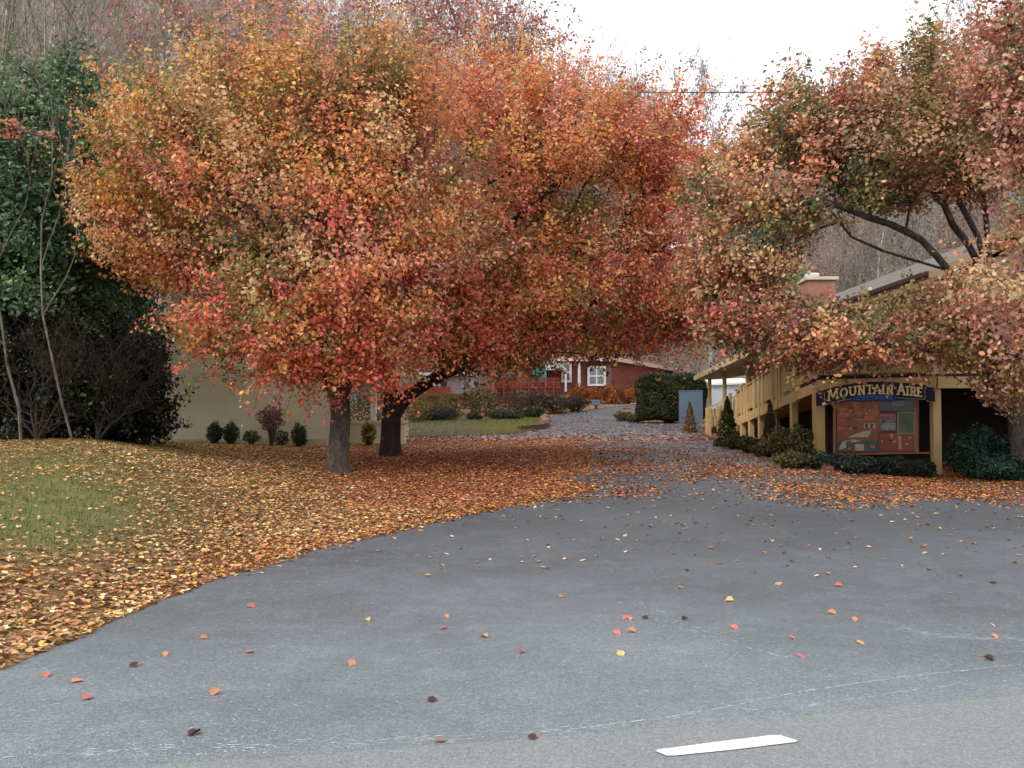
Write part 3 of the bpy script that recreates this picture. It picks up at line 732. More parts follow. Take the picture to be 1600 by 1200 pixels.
for t in (.33, .545, .80, 1.31, 1.76):
    zf = flo(min(t, 1.0)) if t <= 1 else .95
    q = R(t, .0); MB().box((q.x - .075, q.y - .075, zf - .1), (q.x + .075, q.y + .075, 3.5)).build('porch_post', tanp, lodge, .012)

# the ramp
rampT = thing('entrance_ramp', 'tan wooden ramp with solid board railing climbing to the deck', 'ramp', tuple(R(.5, 0, .8)))
mb = MB(); mb.quadslab([R(0, 0, flo(0)), R(1, 0, flo(1)), R(1, 1.6, flo(1)), R(0, 1.6, flo(0))], (0, 0, -.06)); mb.build('ramp_floor', tanp, rampT)
mb = MB(); mb.quadslab([R(-.0, -.03, 2.16), R(1.0, -.03, 1.23), R(1.0, -.03, 1.55), R(0, -.03, 2.40)], tuple(rn * .05)); mb.build('skirt_board', tanp, rampT)
def rz(t): return flo(t) + 1.0
seg_t = [1.0, .90, .84, .68, .605, .42, .36, .18, 0]
for i, t in enumerate(seg_t[:-1]):
    t2 = seg_t[i + 1]; lt = i in (3, 5)
    q = R(t, 0); MB().box((q.x - .08, q.y - .08, flo(t) - .3), (q.x + .08, q.y + .08, rz(t) + .05)).build('rail_post', tanp, rampT, .01)
    MB().box((q.x - .12, q.y - .12, rz(t) + .052), (q.x + .12, q.y + .12, rz(t) + .11)).build('post_cap', tanp, rampT, .012)
    mb = MB(); mb.quadslab([R(t, -.01, flo(t) + .12), R(t2, -.01, flo(t2) + .12), R(t2, -.01, rz(t2) - .06), R(t, -.01, rz(t) - .06)], tuple(rn * .03))
    mb.build('rail_panel', tand if not lt else lat, rampT)
    if lt:
        mb = MB(); dtt = .035 / 1
        nl = 12
        for s in (-1, 1):
            for k in range(-4, nl + 4):
                za = .12 + k * .09; zb2 = za + s * .45
                pa, pb = max(.12, min(.94, za)), max(.12, min(.94, zb2))
                if abs(pa - pb) < .05: continue
                fa = (pa - za) / (s * .45); fb = (pb - za) / (s * .45)
                mb.beam(R(t + (t2 - t) * fa, -.03 - .01 * (s > 0), flo(t) + pa), R(t + (t2 - t) * fb, -.03 - .01 * (s > 0), flo(t) + pb), .012, .03)
        mb.build('lattice', ywt, rampT)
    mb = MB(); mb.beam(R(t, 0, rz(t) - .02), R(t2, 0, rz(t2) - .02), .12, .05); mb.build('handrail', tanp, rampT)
mb = MB()
for i in range(int(RL / .16)):
    t = i * .16 / RL
    if t > .995: break
    mb.beam(R(t, -.018, flo(t) + .13), R(t, -.018, rz(t) - .07), .012, .02)
mb.build('batten', tanp, rampT)
for t in (.93, .78, .62, .45, .22):
    q = R(t, .05); zg = float(terr(q.x, q.y)) - .1
    MB().box((q.x - .08, q.y - .09, zg), (q.x + .1, q.y + .11, 1.30 + .93 * (1 - t) - .06)).build('support_post', tanp, rampT, .01)
# back wall hiding nothing: closed crawl space under the ramp
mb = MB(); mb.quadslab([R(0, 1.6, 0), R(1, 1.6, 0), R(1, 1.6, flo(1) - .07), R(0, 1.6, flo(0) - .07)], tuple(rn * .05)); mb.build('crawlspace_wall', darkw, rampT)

# lower landing beyond the ramp
ld = thing('entrance_steps', 'low tan railing and newel posts beside the far entrance steps', 'steps', tuple(R(1.3, 0, .95)))
def pbase(px, py, Y): return P(px, py, Y)
for (x, ya, yb, Yd, w) in ((1107, 675, 637, 37.5, .2), (1122, 671, 634, 38, .1), (1131, 668, 622, 37, .14), (1141, 640, 614, 38.5, .14), (1150, 650, 622, 38, .1)):
    a_, b_ = P(x, ya, Yd), P(x, yb, Yd); a_.z = min(a_.z, float(terr(a_.x, a_.y)) - .02)
    MB().box((a_.x - w / 2, Yd - w / 2, a_.z), (a_.x + w / 2, Yd + w / 2, b_.z)).build('newel_post', tanp, ld, .012)
mb = MB()
for k in range(9):
    x = 1112 + k * 5; a_, b_ = P(x, 668 - k * 1.6, 38.2), P(x, 640 - k * 2.4, 38.2); mb.box((a_.x - .035, 38.18, a_.z), (a_.x + .035, 38.22, b_.z))
mb.build('baluster', tand, ld)
mb = MB(); mb.beam(P(1107, 637, 38), P(1152, 618, 38), .1, .06); mb.build('handrail', tanp, ld)
for k in range(4):
    q = R(1.02 + .035 * k, 0); MB().box((q.x, q.y, .7), (q.x + 1.7, q.y + .5, 1.5 - .14 * k)).build('step', paint('step_wood', (150, 120, 84), .8), ld)

# front deck
dk = thing('front_deck', 'tan wooden deck with the display board hung below it', 'deck', (10, 21.5, .5))
mb = MB(); mb.quadslab([(C0.x, C0.y, 2.40), (C1.x, C1.y, 2.40), (C2.x, C2.y, 2.40), (13.2, 24, 2.40), (11.2, 24, 2.40), R(.18, 1.6, 2.40)], (0, 0, .05)); mb.build('deck_floor', tanp, dk)
def vwall(a_, b_, z0, z1, th, off=0):
    d = (b_ - a_).normalized(); nn = Vector((-d.y, d.x, 0)); 
    if nn.y > 0: nn = -nn
    o_ = nn * off
    return MB().quadslab([Vector((a_.x, a_.y, z0)) + o_, Vector((b_.x, b_.y, z0)) + o_, Vector((b_.x, b_.y, z1)) + o_, Vector((a_.x, a_.y, z1)) + o_], nn * th)
for a_, b_ in ((C0, C1), (C1, C2)):
    vwall(a_, b_, 2.20, 2.44, .06).build('rim_beam', tanp, dk)
    vwall(a_, b_, 2.56, 3.30, .03, -.06).build('rail_panel', tand, dk)
    vwall(a_, b_, 3.31, 3.38, .14, -.11).build('handrail', tanp, dk)
    vwall(a_, b_, 2.455, 2.52, .05, -.03).build('bottom_rail', darkw, dk)
for q, zb_ in ((C0, None), (C1, None), (Vector((11.3, 20, 0)), None), (C2, None)):
    MB().box((q.x - .09, q.y - .02, 2.5), (q.x + .07, q.y + .14, 3.5)).build('rail_post', tanp, dk, .012)
zg = float(terr(C0.x, C0.y)); MB().box((C0.x - .02, C0.y + .02, zg - .1), (C0.x + .2, C0.y + .3, 2.3)).build('support_post', tanp, dk, .012)
MB().box((C1.x - .09, C1.y + .01, float(terr(C1.x, C1.y)) - .1), (C1.x + .09, C1.y + .19, 2.38)).build('support_post', tanp, dk, .012)
MB().box((C2.x - .09, C2.y + .01, 0), (C2.x + .09, C2.y + .19, 2.38)).build('support_post', tanp, dk, .012)
MB().box((7.9, 23.3, 0), (13.2, 23.4, 2.38)).build('shade_back_wall', darkw, dk)  # added to close off the space under the deck and keep it dark
MB().box((13.2, 20.1, 0), (13.3, 24, 2.39)).build('shade_side_wall', darkw, dk)  # added closure that blocks side light from reaching under the deck

# ---- sign and display board in the plane C0-C1
SU = (C1 - C0).normalized(); SN = Vector((SU.y, -SU.x, 0))
if SN.y > 0: SN = -SN
def SP(px, py, off=0):
    o_ = C0 + SN * off; r = P(px, py, 10) - Vector((0, 0, CAMZ)); den = r.dot(SN); t = o_.dot(SN) / den
    return Vector((r.x * t, r.y * t, CAMZ + r.z * t))
def splate(pts, off, th, mb=None):
    mb = mb or MB(); p = [SP(x, y, off) for x, y in pts]; mb.quadslab(p, SN * th); return mb
navy = paint('navy_paint', (26, 21, 44), .5, .12, 4); goldp = paint('gold_letter_paint', (238, 226, 168), .5, .08, 9); bluep = paint('blue_ribbon_paint', (34, 66, 140), .5, .1)
pale = paint('pale_edge_paint', (150, 150, 178), .5, .05); ltb = paint('light_blue_letter', (92, 136, 190), .5, .05)
sg = thing('lodge_sign', 'arched navy sign with gold lettering under the tan deck beam', 'sign', tuple(SP(1368, 612)))
def arc(kind, x):
    t = (x - 1368) / 80
    return (596.5 + 13 * abs(t) ** 2.0 * (1 if t < 0 else .42)) if kind == 't' else (622 + 11.5 * abs(t) ** 2.0 * (1 if t < 0 else .3))
def strip(x0_, x1_, n, f0, f1, off, th, mb=None):
    mb = mb or MB()
    xs_ = np.linspace(x0_, x1_, n + 1)
    for a_, b_ in zip(xs_[:-1], xs_[1:]): splate([(a_, f1(a_)), (b_, f1(b_)), (b_, f0(b_)), (a_, f0(a_))], off, th, mb)
    return mb
T_, B_ = (lambda x: arc('t', x)), (lambda x: arc('b', x))
mb = strip(1287, 1447, 20, T_, B_, .10, .04)
splate([(1276, 634), (1287, 636), (1287, 617), (1276, 615)], .08, .03, mb); splate([(1447, 626), (1461, 628), (1461, 606), (1447, 604)], .08, .03, mb)
mb.build('sign_board', navy, sg)
mb = strip(1288, 1446, 20, lambda x: B_(x) - 1.6, lambda x: B_(x) - .6, .142, .006)
for xx in (1288, 1445): splate([(xx, B_(xx) - .7), (xx + 1, B_(xx) - .7), (xx + 1, T_(xx) + 3), (xx, T_(xx) + 3)], .142, .006, mb)
splate([(1276, 634.6), (1287, 636.6), (1287, 635.6), (1276, 633.6)], .112, .006, mb); splate([(1447, 627), (1461, 629), (1461, 628), (1447, 626)], .112, .006, mb)
mb.build('sign_border', pale, sg)
strip(1333, 1400, 8, lambda x: T_(x) + 20.2, lambda x: T_(x) + 29, .142, .008).build('ribbon', bluep, sg)
GL = {
 'M': [[(.12, 0), (.18, 1)], [(.18, 1), (.5, .25)], [(.5, .25), (.82, 1)], [(.82, 1), (.88, 0)]],
 'N': [[(.17, 0), (.17, 1)], [(.17, 1), (.83, 0)], [(.83, 0), (.83, 1)]],
 'T': [[(.5, 0), (.5, 1)], [(.05, .95), (.95, .95)]],
 'A': [[(.1, 0), (.5, 1)], [(.5, 1), (.9, 0)], [(.28, .36), (.72, .36)]],
 'I': [[(.5, 0), (.5, 1)]],
 'R': [[(.2, 0), (.2, 1)], [(.2, .95), (.65, .95)], [(.65, .95), (.85, .75)], [(.85, .75), (.65, .5)], [(.65, .5), (.2, .5)], [(.5, .5), (.9, 0)]],
 'E': [[(.2, 0), (.2, 1)], [(.2, .95), (.88, .95)], [(.2, .5), (.72, .5)], [(.2, .05), (.88, .05)]],
 'O': [[(.5 + .4 * math.cos(a_ * math.pi / 5), .5 + .46 * math.sin(a_ * math.pi / 5)), (.5 + .4 * math.cos((a_ + 1) * math.pi / 5), .5 + .46 * math.sin((a_ + 1) * math.pi / 5))] for a_ in range(10)],
 'U': [[(.15, 1), (.15, .35)], [(.15, .35), (.3, .08)], [(.3, .08), (.7, .08)], [(.7, .08), (.85, .35)], [(.85, .35), (.85, 1)]],
 'C': [[(.5 + .42 * math.cos(a_), .5 + .46 * math.sin(a_)), (.5 + .42 * math.cos(a_ + .63), .5 + .46 * math.sin(a_ + .63))] for a_ in np.arange(.75, 5.2, .63)],
 'G': [[(.5 + .42 * math.cos(a_), .5 + .46 * math.sin(a_)), (.5 + .42 * math.cos(a_ + .63), .5 + .46 * math.sin(a_ + .63))] for a_ in np.arange(.75, 5.2, .63)] + [[(.9, .1), (.9, .45)], [(.9, .45), (.6, .45)]],
 'S': [[(.85, .8), (.6, .96)], [(.6, .96), (.25, .88)], [(.25, .88), (.2, .65)], [(.2, .65), (.8, .4)], [(.8, .4), (.8, .15)], [(.8, .15), (.5, .03)], [(.5, .03), (.12, .18)]]}
SER = {'M': [(.12, 0), (.88, 0), (.16, 1), (.84, 1)], 'N': [(.17, 0), (.17, 1), (.83, 1)], 'T': [(.5, 0)], 'A': [(.1, 0), (.9, 0)], 'I': [(.5, 0), (.5, 1)], 'R': [(.2, 0), (.2, 1), (.9, 0)], 'E': [(.2, 0), (.2, 1)], 'U': [(.15, 1), (.85, 1)]}
def glyph(mb, ch_, x0_, x1_, ybase, h, w, off, th, serif=True):
    W = x1_ - x0_
    def q(u, v): x = x0_ + W * u; return (x, ybase(x) - h * v)
    for i, s in enumerate(GL[ch_]):
        (ax, ay), (bx, by) = q(*s[0]), q(*s[1]); d = Vector((bx - ax, by - ay)); d.normalize(); n_ = Vector((-d.y, d.x)) * w / 2 * (1 if abs(d.y) > .5 else .75); e = d * w * .25
        splate([(ax - e.x - n_.x, ay - e.y - n_.y), (bx + e.x - n_.x, by + e.y - n_.y), (bx + e.x + n_.x, by + e.y + n_.y), (ax - e.x + n_.x, ay - e.y + n_.y)], off, th + .0006 * i, mb)
    if serif:
        for i, (u, v) in enumerate(SER.get(ch_, [])):
            x, y = q(u, v); y += (-.6 if v == 0 else .6)
            splate([(x - w * 1.05, y + .8), (x + w * 1.05, y + .8), (x + w * 1.05, y - .8), (x - w * 1.05, y - .8)], off, th + .005 + .0006 * i, mb)
bl = lambda x: T_(x) + 19.0
for ch_, a_, b_, h in (('M', 1293, 1311, 15.5), ('O', 1312.5, 1325, 14), ('U', 1327, 1338.5, 14), ('N', 1341, 1352, 14), ('T', 1354, 1364, 14), ('A', 1364.5, 1377, 14), ('I', 1377.5, 1383.5, 14), ('N', 1385.5, 1396, 14),
                       ('A', 1402, 1415, 17.5), ('I', 1415.5, 1421, 14), ('R', 1422.5, 1432, 14), ('E', 1433, 1442, 14)):
    mb = MB(); glyph(mb, ch_, a_, b_, bl, h, 2.7, .143, .014); mb.build('letter', goldp, sg)
mb = MB()
for i, ch_ in enumerate('COTTAGES'): glyph(mb, ch_, 1339 + i * 7.1, 1339 + i * 7.1 + 5, lambda x: T_(x) + 27.2, 5.4, .95, .151, .006, False)
mb.build('small_lettering', ltb, sg)

bd = thing('display_board', 'framed board of room photographs hung under the arched sign', 'display board', tuple(SP(1368, 708, -.1)))
def prect(x0_, y0_, x1_, y1_, off, th, name, mat, parent): return splate([(x0_, y1_), (x1_, y1_), (x1_, y0_), (x0_, y0_)], off, th).build(name, mat, parent)
prect(1306, 622, 1434, 707, -.12, .03, 'backing', paint('board_brown', (110, 62, 44), .6, .2, 3), bd)
frm = paint('board_frame', (150, 116, 84), .6, .1)
prect(1303.5, 620, 1307.5, 708, -.12, .07, 'frame_stile', frm, bd); prect(1430.5, 620, 1436, 707, -.12, .07, 'frame_stile', frm, bd)
splate([(1303, 711), (1460, 708.5), (1460, 706), (1303, 708)], -.06, .08).build('frame_rail', paint('rail_wood', (150, 100, 78), .7, .15), bd)
def photomat(name, cols, scale, stretch=(1, 1, 1)):
    m, nt, b, o = newmat(name); v = coords(nt, stretch); n_ = noise(nt, v, scale * 1.6, 8, .72)
    st = np.linspace(.3, .7, len(cols)); nt.links.new(ramp(nt, n_, [(float(s), lin(c_)) for s, c_ in zip(st, cols)]), b.inputs['Base Color'])
    b.inputs['Roughness'].default_value = .35; return m
ph = [((1308, 626, 1373, 657.5), photomat('photo_warm_room', [(60, 30, 24), (120, 54, 22), (170, 84, 30), (200, 120, 50), (120, 100, 90)], 2.6, (1, 1, 2.2))),
      ((1308, 660, 1372, 700), photomat('photo_bedroom', [(70, 60, 66), (130, 84, 56), (150, 70, 40), (160, 140, 110)], 2.2, (1, 1, 1.5))),
      ((1375, 622, 1430, 642), photomat('photo_sky_room', [(56, 58, 68), (80, 88, 96), (70, 66, 70)], 2)),
      ((1375, 646, 1400, 673), photomat('photo_grey_room', [(90, 66, 66), (120, 90, 84), (150, 120, 112)], 4)),
      ((1373, 677, 1430, 704), photomat('photo_red_room', [(84, 36, 28), (130, 52, 34), (116, 62, 36)], 1.4)),
      ((1308, 688, 1372, 705), photomat('photo_blue_bed', [(60, 66, 80), (80, 88, 104), (120, 112, 118)], 3))]
for i, (r_, m_) in enumerate(ph): prect(*r_, -.088, .004 + .002 * (i == 5), 'photograph', m_, bd)
mb = MB(); splate([(1324, 683.5), (1357, 683), (1362, 672), (1352, 673.5), (1340, 677)], -.08, .004, mb); splate([(1336, 704), (1350, 704), (1350, 694), (1336, 694)], -.08, .004, mb); splate([(1350, 669), (1368, 669), (1368, 661.5), (1350, 661.5)], -.08, .004, mb)
splate([(1310, 703), (1322, 700), (1322, 690), (1330, 688), (1330, 692), (1346, 689), (1334, 686), (1316, 690)], -.077, .003, mb)
mb.build('printed_bed', paint('print_cream', (186, 184, 150), .4, .2, 20), bd)
for k in range(2): splate([(1352 + 8 * k, 668.5), (1356 + 8 * k, 668.5), (1356 + 8 * k, 662), (1352 + 8 * k, 662)], -.074, .002).build('printed_window', paint('print_maroon', (96, 44, 44), .4, .2, 20), bd)
E_ = lambda cx_, cy_, rx_, ry_: [(cx_ + rx_ * math.cos(t), cy_ + ry_ * math.sin(t)) for t in np.linspace(0, 2 * math.pi, 14)[:-1]]

for q_ in (E_(1404, 630, 11, 5)[::-1], [(1378, 669), (1386, 672), (1399, 671), (1400, 661), (1388, 660), (1379, 663)]): splate(q_, -.08, .004).build('printed_highlight', paint('print_pale_blue', (140, 158, 160), .4, .15, 12), bd)
mb = MB(); splate([(1405, 702), (1409, 702), (1408, 681), (1403, 681)], -.08, .004, mb); splate([(1392, 685), (1395, 685), (1396, 678), (1391, 678)], -.08, .004, mb)
mb.build('printed_lamp', paint('print_beige', (186, 150, 122), .4, .3, 40), bd)
rg = random.Random(4)
PD = {'print_amber': (206, 136, 60), 'print_dark_wood': (52, 26, 22), 'print_ivory': (190, 176, 150), 'print_olive': (86, 84, 50), 'print_slate': (70, 76, 92)}
for k in range(34):
    nm_ = rg.choice(list(PD)); bx = rg.choice([(1310, 634, 1370, 655), (1310, 662, 1348, 680), (1376, 648, 1398, 660), (1376, 680, 1428, 702), (1312, 690, 1370, 703)])
    x_, y_ = rg.uniform(bx[0], bx[2] - 4), rg.uniform(bx[1], bx[3] - 3); w_, h_ = rg.uniform(1.2, 6), rg.uniform(1, 5); s_ = rg.uniform(-1.2, 1.2)
    splate([(x_, min(y_ + h_, bx[3])), (x_ + w_, min(y_ + h_ + s_ * .4, bx[3])), (x_ + w_ + s_, y_), (x_ + s_ * .6, y_ + rg.uniform(0, .8))], -.0815 + .0002 * k, .001).build('printed_detail', paint(nm_, PD[nm_], .35, .35, 30), bd)
pn = prect(1402.5, 643.5, 1429.5, 678, -.07, .02, 'framed_notice', paint('notice_frame', (150, 150, 140), .5, .05), bd)
prect(1404.5, 645, 1427.5, 676.5, -.049, .003, 'notice_print', photomat('photo_garden', [(24, 46, 40), (36, 66, 48), (70, 90, 40), (96, 84, 60)], 2.4), pn)
prect(1308, 658, 1373, 660, -.08, .006, 'photo_divider', frm, bd); prect(1372.6, 625, 1374.6, 676, -.079, .006, 'photo_divider', frm, bd)

# ================================================================ FAR BUILDINGS
redb = paint('red_brown_siding', (126, 74, 66), .8, .14, 1.5, (1, 1, 8), .3); redr = paint('red_rail_paint', (140, 66, 54), .7, .12); teal = paint('teal_canvas', (58, 112, 116), .8, .1)
rh = thing('ranch_house', 'red brown ranch house with a white framed window beyond the driveway', 'house', (8, 84, 3.6))
FP = [(1.4, 80), (8.9, 80.6), (17.5, 99), (11, 104), (1.4, 91)]
mb = MB(); n = len(FP); zt = 6.45; mb.add([(x, y, 1.8) for x, y in FP] + [(x, y, zt) for x, y in FP], [tuple(range(n))[::-1], tuple(range(n, 2 * n))] + [(i, (i + 1) % n, (i + 1) % n + n, i + n) for i in range(n)]); mb.build('wall', redb, rh)
cen = Vector((8, 90, 0)); rp = [Vector((x, y, 0)) + (Vector((x, y, 0)) - cen).normalized() * .9 for x, y in FP]
mb = MB(); mb.add([(p.x, p.y, zt) for p in rp] + [(p.x, p.y, zt + .14) for p in rp] + [(6, 86, 8.6), (10, 95, 8.6)],
   [(4, 3, 2, 1, 0)] + [(i, (i + 1) % n, (i + 1) % n + n, i + n) for i in range(n)] + [(5, 6, 10), (6, 7, 11, 10), (7, 8, 11), (8, 9, 10, 11), (9, 5, 10)]); mb.build('roof', paint('brown_roof', (120, 84, 72), .9, .2), rh)
mb = MB()
for i in (0, 1): mb.beam(rp[i] + Vector((0, 0, zt + .02)), rp[i + 1] + Vector((0, 0, zt + .02)), .1, .34)
mb.build('fascia', paint('pinkish_white_trim', (206, 190, 184), .6, .05), rh)
def pbox(x0_, y0_, x1_, y1_, Yd, dep, name, mat, parent, bev=0):
    a_, b_ = P(x0_, y1_, Yd), P(x1_, y0_, Yd); return MB().box((a_.x, Yd, a_.z), (b_.x, Yd + dep, b_.z)).build(name, mat, parent, bev)
def pwin(root, x0_, y0_, x1_, y1_, Yd, **k):
    a_, b_ = P(x0_, y1_, Yd), P(x1_, y0_, Yd); window(root, (a_.x, Yd, a_.z), (b_.x, Yd, b_.z), 'y', **k)
pwin(rh, 918, 572, 946.5, 603, 80, fr=.18); pwin(rh, 877, 566, 893, 597.5, 79.9, fr=.18, mull=0)
pbox(946.5, 572, 956, 603, 79.95, .05, 'shutter', paint('grey_shutter', (104, 84, 84), .7), rh)
pbox(903, 566, 907, 606, 79.8, .15, 'corner_board', wht, rh)
dd = Vector((17.5 - 8.9, 99 - 80.6, 0)).normalized(); dn = Vector((dd.y, -dd.x, 0)) * -1
q0, q1 = Vector((9.6, 82.1, 0)), Vector((11.0, 85.1, 0))
mb = MB(); mb.quadslab([q0 + Vector((0, 0, 4.3)), q1 + Vector((0, 0, 4.3)), q1 + Vector((0, 0, 6.1)), q0 + Vector((0, 0, 6.1))], dn * .05); mb.build('side_panel', paint('greygreen_panel', (100, 108, 108), .7), rh)
q0, q1 = Vector((10.6, 84.2, 0)), Vector((11.2, 85.6, 0))
mb = MB(); mb.quadslab([q0 + dn * .05 + Vector((0, 0, 4.5)), q1 + dn * .05 + Vector((0, 0, 4.5)), q1 + dn * .05 + Vector((0, 0, 5.8)), q0 + dn * .05 + Vector((0, 0, 5.8))], dn * .03); mb.build('side_window', paint('pale_blue_trim', (170, 182, 190), .5), rh)
# entry gable of the ranch house
g0, g1, gt = P(838, 578, 78.2), P(886, 578, 78.2), P(862, 553, 78.2)
mb = MB(); mb.add([(g0.x, 78.2, g0.z), (g1.x, 78.2, g1.z), (gt.x, 78.2, gt.z), (g0.x, 80, g0.z), (g1.x, 80, g1.z), (gt.x, 80, gt.z)], [(0, 1, 2), (5, 4, 3), (0, 3, 4, 1), (1, 4, 5, 2), (2, 5, 3, 0)]); mb.build('entry_gable', paint('gable_white', (208, 210, 208), .6, .05, 2, (1, 1, 6)), rh)
for x in (840, 884): pbox(x - 1.5, 577, x + 1.5, 612, 78.3, .16, 'entry_post', wht if x > 860 else redr, rh)
aw = thing('awning', 'teal canvas awning beside the white entry gable', 'awning', tuple(P(842, 590, 77)))
a0, a1, b0_, b1_ = P(831, 590, 76.6), P(854, 590, 76.6), P(833, 576, 78.1), P(853, 576, 78.1)
MB().quadslab([a0, a1, b1_, b0_], (0, 0, .06)).build('canvas', teal, aw)
MB().quadslab([a0, a1, a1 + Vector((0, 0, -.45)), a0 + Vector((0, 0, -.45))], (0, .04, 0)).build('valance', teal, aw)
pbox(832, 590, 833.4, 606, 76.7, .08, 'pole', wht, aw); pbox(852, 590, 853.4, 606, 76.7, .08, 'pole', wht, aw)
rdk = thing('red_deck', 'red painted deck and railing in front of the ranch house', 'deck', tuple(P(840, 612, 76)))
pbox(772, 604, 876, 607, 75.2, 2.6, 'deck_floor', redr, rdk)
for x in range(774, 878, 13): pbox(x - .9, 590, x + .9, 616, 75.1, .1, 'post', redr, rdk)
for y in (590.5, 597): pbox(774, y, 876, y + 1.6, 75.12, .06, 'rail', redr, rdk)
mb = MB()
for x in np.arange(775, 875, 2.2): a_, b_ = P(x, 604, 75.15), P(x + .9, 591, 75.15); mb.box((a_.x, 75.15, a_.z), (b_.x, 75.19, b_.z))
mb.build('baluster', redr, rdk)
rsh = thing('red_shed', 'plain red wooden shed wall left of the awning', 'shed', tuple(P(790, 606, 78)))
pbox(776, 590, 806, 612, 78, 3, 'wall', paint('shed_red', (150, 76, 62), .8, .12, 2, (8, 1, 1)), rsh); pbox(774, 587, 808, 590, 77.7, 3.5, 'roof', rfm, rsh)
cab = thing('small_cabin', 'small grey cabin with white roof edge behind the brown shrubs', 'cabin', tuple(P(715, 612, 74)))
pbox(662, 587, 742, 616, 74, 4, 'wall', paint('cabin_grey', (150, 138, 138), .8, .12, 2, (1, 1, 6)), cab)
pbox(654, 582, 744, 586.6, 73.5, 5, 'roof', wht, cab); pbox(688, 588, 698, 616, 73.93, .05, 'door', paint('dark_door', (52, 40, 46), .6), cab)
pbox(720, 587.5, 740, 606, 73.92, .06, 'window', paint('cabin_blind', (160, 152, 160), .4, .06), cab)
pbox(656, 604, 704, 618, 72.4, .06, 'porch_rail', redr, cab); pbox(686, 586, 688, 618, 72.5, .15, 'porch_post', ywt, cab); pbox(672, 586, 674, 618, 72.5, .15, 'porch_post', redr, cab)
# pale building seen through the porch
psb = thing('pale_shed', 'pale blue white shed glimpsed between the far porch posts', 'shed', tuple(P(1140, 640, 58)))
pbox(1112, 602, 1172, 640, 58, 3, 'wall', paint('shed_pale', (176, 186, 196), .6, .06), psb)
a_ = P(1110, 602, 57.8); b_ = P(1174, 602, 57.8); MB().quadslab([(a_.x, 57.8, a_.z), (b_.x, 57.8, b_.z + .1), (b_.x + .3, 61.2, b_.z + .5), (a_.x + .3, 61.2, a_.z + .4)], (0, 0, .1)).build('roof', wht, psb)
pbox(1096, 606, 1111, 644, 57, .1, 'side_door', paint('shed_grey_door', (120, 116, 118), .6, .06), psb); pbox(1099, 612, 1105, 618, 56.95, .05, 'window', GLASS, psb)
bf = thing('screen_panel', 'flat blue grey screen panel between hedge and porch', 'screen', tuple(P(1080, 661, 52)))
bfm = paint('bluegrey_panel', (96, 112, 128), .7, .08, 1.5)
pbox(1062, 611, 1098, 664, 52, .06, 'panel', bfm, bf, .005)
for x in (1062, 1080, 1097): pbox(x - .8, 609.5, x + .8, 665, 52.07, .1, 'post', bfm, bf)
pbox(1061.5, 609.8, 1098.5, 611, 51.98, .1, 'top_rail', bfm, bf)
# small things by the road
lb = thing('staked_box', 'small grey box on a stake before the orange shrubs', 'box', tuple(P(931, 638, 68)))  # plain grey box with a lid, set on a stake
pbox(925, 626, 938, 633.5, 68, .5, 'box', paint('grey_box', (104, 116, 132), .5, .1), lb, .04); pbox(930, 633, 933, 641, 68.2, .12, 'stake', darkw, lb); pbox(924.5, 624.8, 938.5, 626, 67.95, .6, 'lid', paint('grey_lid', (140, 150, 164), .5), lb)
sb = thing('stone_marker', 'short pale stone marker post at the hedge corner', 'post', tuple(P(990, 642, 56)))
pbox(987, 632, 993, 646, 56, .25, 'post', paint('marker_stone', (150, 142, 136), .9, .2, 6), sb, .02); pbox(986.4, 630, 993.6, 632, 55.97, .3, 'cap', paint('marker_cap', (182, 174, 166), .9), sb, .02)
lp = thing('lamp_post', 'slim dark lamp post standing beside the teal awning', 'lamp post', tuple(P(837, 640, 60)))
zg = P(837, 640, 60); mb = MB(); chain_tube(mb, [Vector((zg.x, 60, 1.2)), Vector((zg.x, 60, 2)), P(837, 566, 60)], [.08, .05, .045], 8); mb.build('pole', darkw, lp)
q = P(837, 566, 60); mb = MB(); chain_tube(mb, [q, q + Vector((0, 0, .1)), q + Vector((0, 0, .34)), q + Vector((0, 0, .46))], [.07, .12, .16, .03], 8); mb.build('lantern', darkw, lp)
# timber edging at the end of the lawn island
te = thing('timber_edging', 'weathered timber edging around the tip of the lawn island', 'edging', tuple(gp(850, 672)))
mb = MB(); pts = [gp(812, 675), gp(832, 673), gp(846, 672), gp(855, 667), gp(857, 655)]
for a_, b_ in zip(pts[:-1], pts[1:]): mb.beam(a_ + Vector((0, 0, .12)), b_ + Vector((0, 0, .12)), .18, .3)
mb.build('timber', paint('old_timber', (96, 66, 58), .9, .3, 6), te)
te.children[0].location = (0, 0, 0)
mb = MB()
for k in range(9): q = gp(852 + random.uniform(-4, 5), 656 + k * 1.5); s = random.uniform(.12, .22); mb.box((q.x - s, q.y - s, q.z - .05), (q.x + s, q.y + s, q.z + .25 + s))
mb.build('stone', paint('edge_stone', (140, 108, 96), .9, .3, 4), te, .05)
# brick edging along the bed
be = thing('brick_edging', 'low reddish brick edging curving along the ramp flower bed', 'edging', tuple(gp(1200, 714)))
bp = [gp(1100, 682), gp(1112, 687), gp(1150, 698), gp(1200, 713), gp(1240, 725), gp(1300, 739)]
mb = MB()
for a_, b_ in zip(bp[:-1], bp[1:]):
    k = max(1, int((b_ - a_).length / .24))
    for i in range(k):
        p0, p1 = a_.lerp(b_, (i + .04) / k), a_.lerp(b_, (i + .96) / k); p0.z = float(terr(p0.x, p0.y)); p1.z = float(terr(p1.x, p1.y))
        mb.beam(p0 + Vector((0, .05, .05)), p1 + Vector((0, .05, .05)), .11, .13 + random.uniform(-.015, .015))
mb.build('brick_row', paint('edging_brick', (124, 80, 64), .9, .3, 7), be)

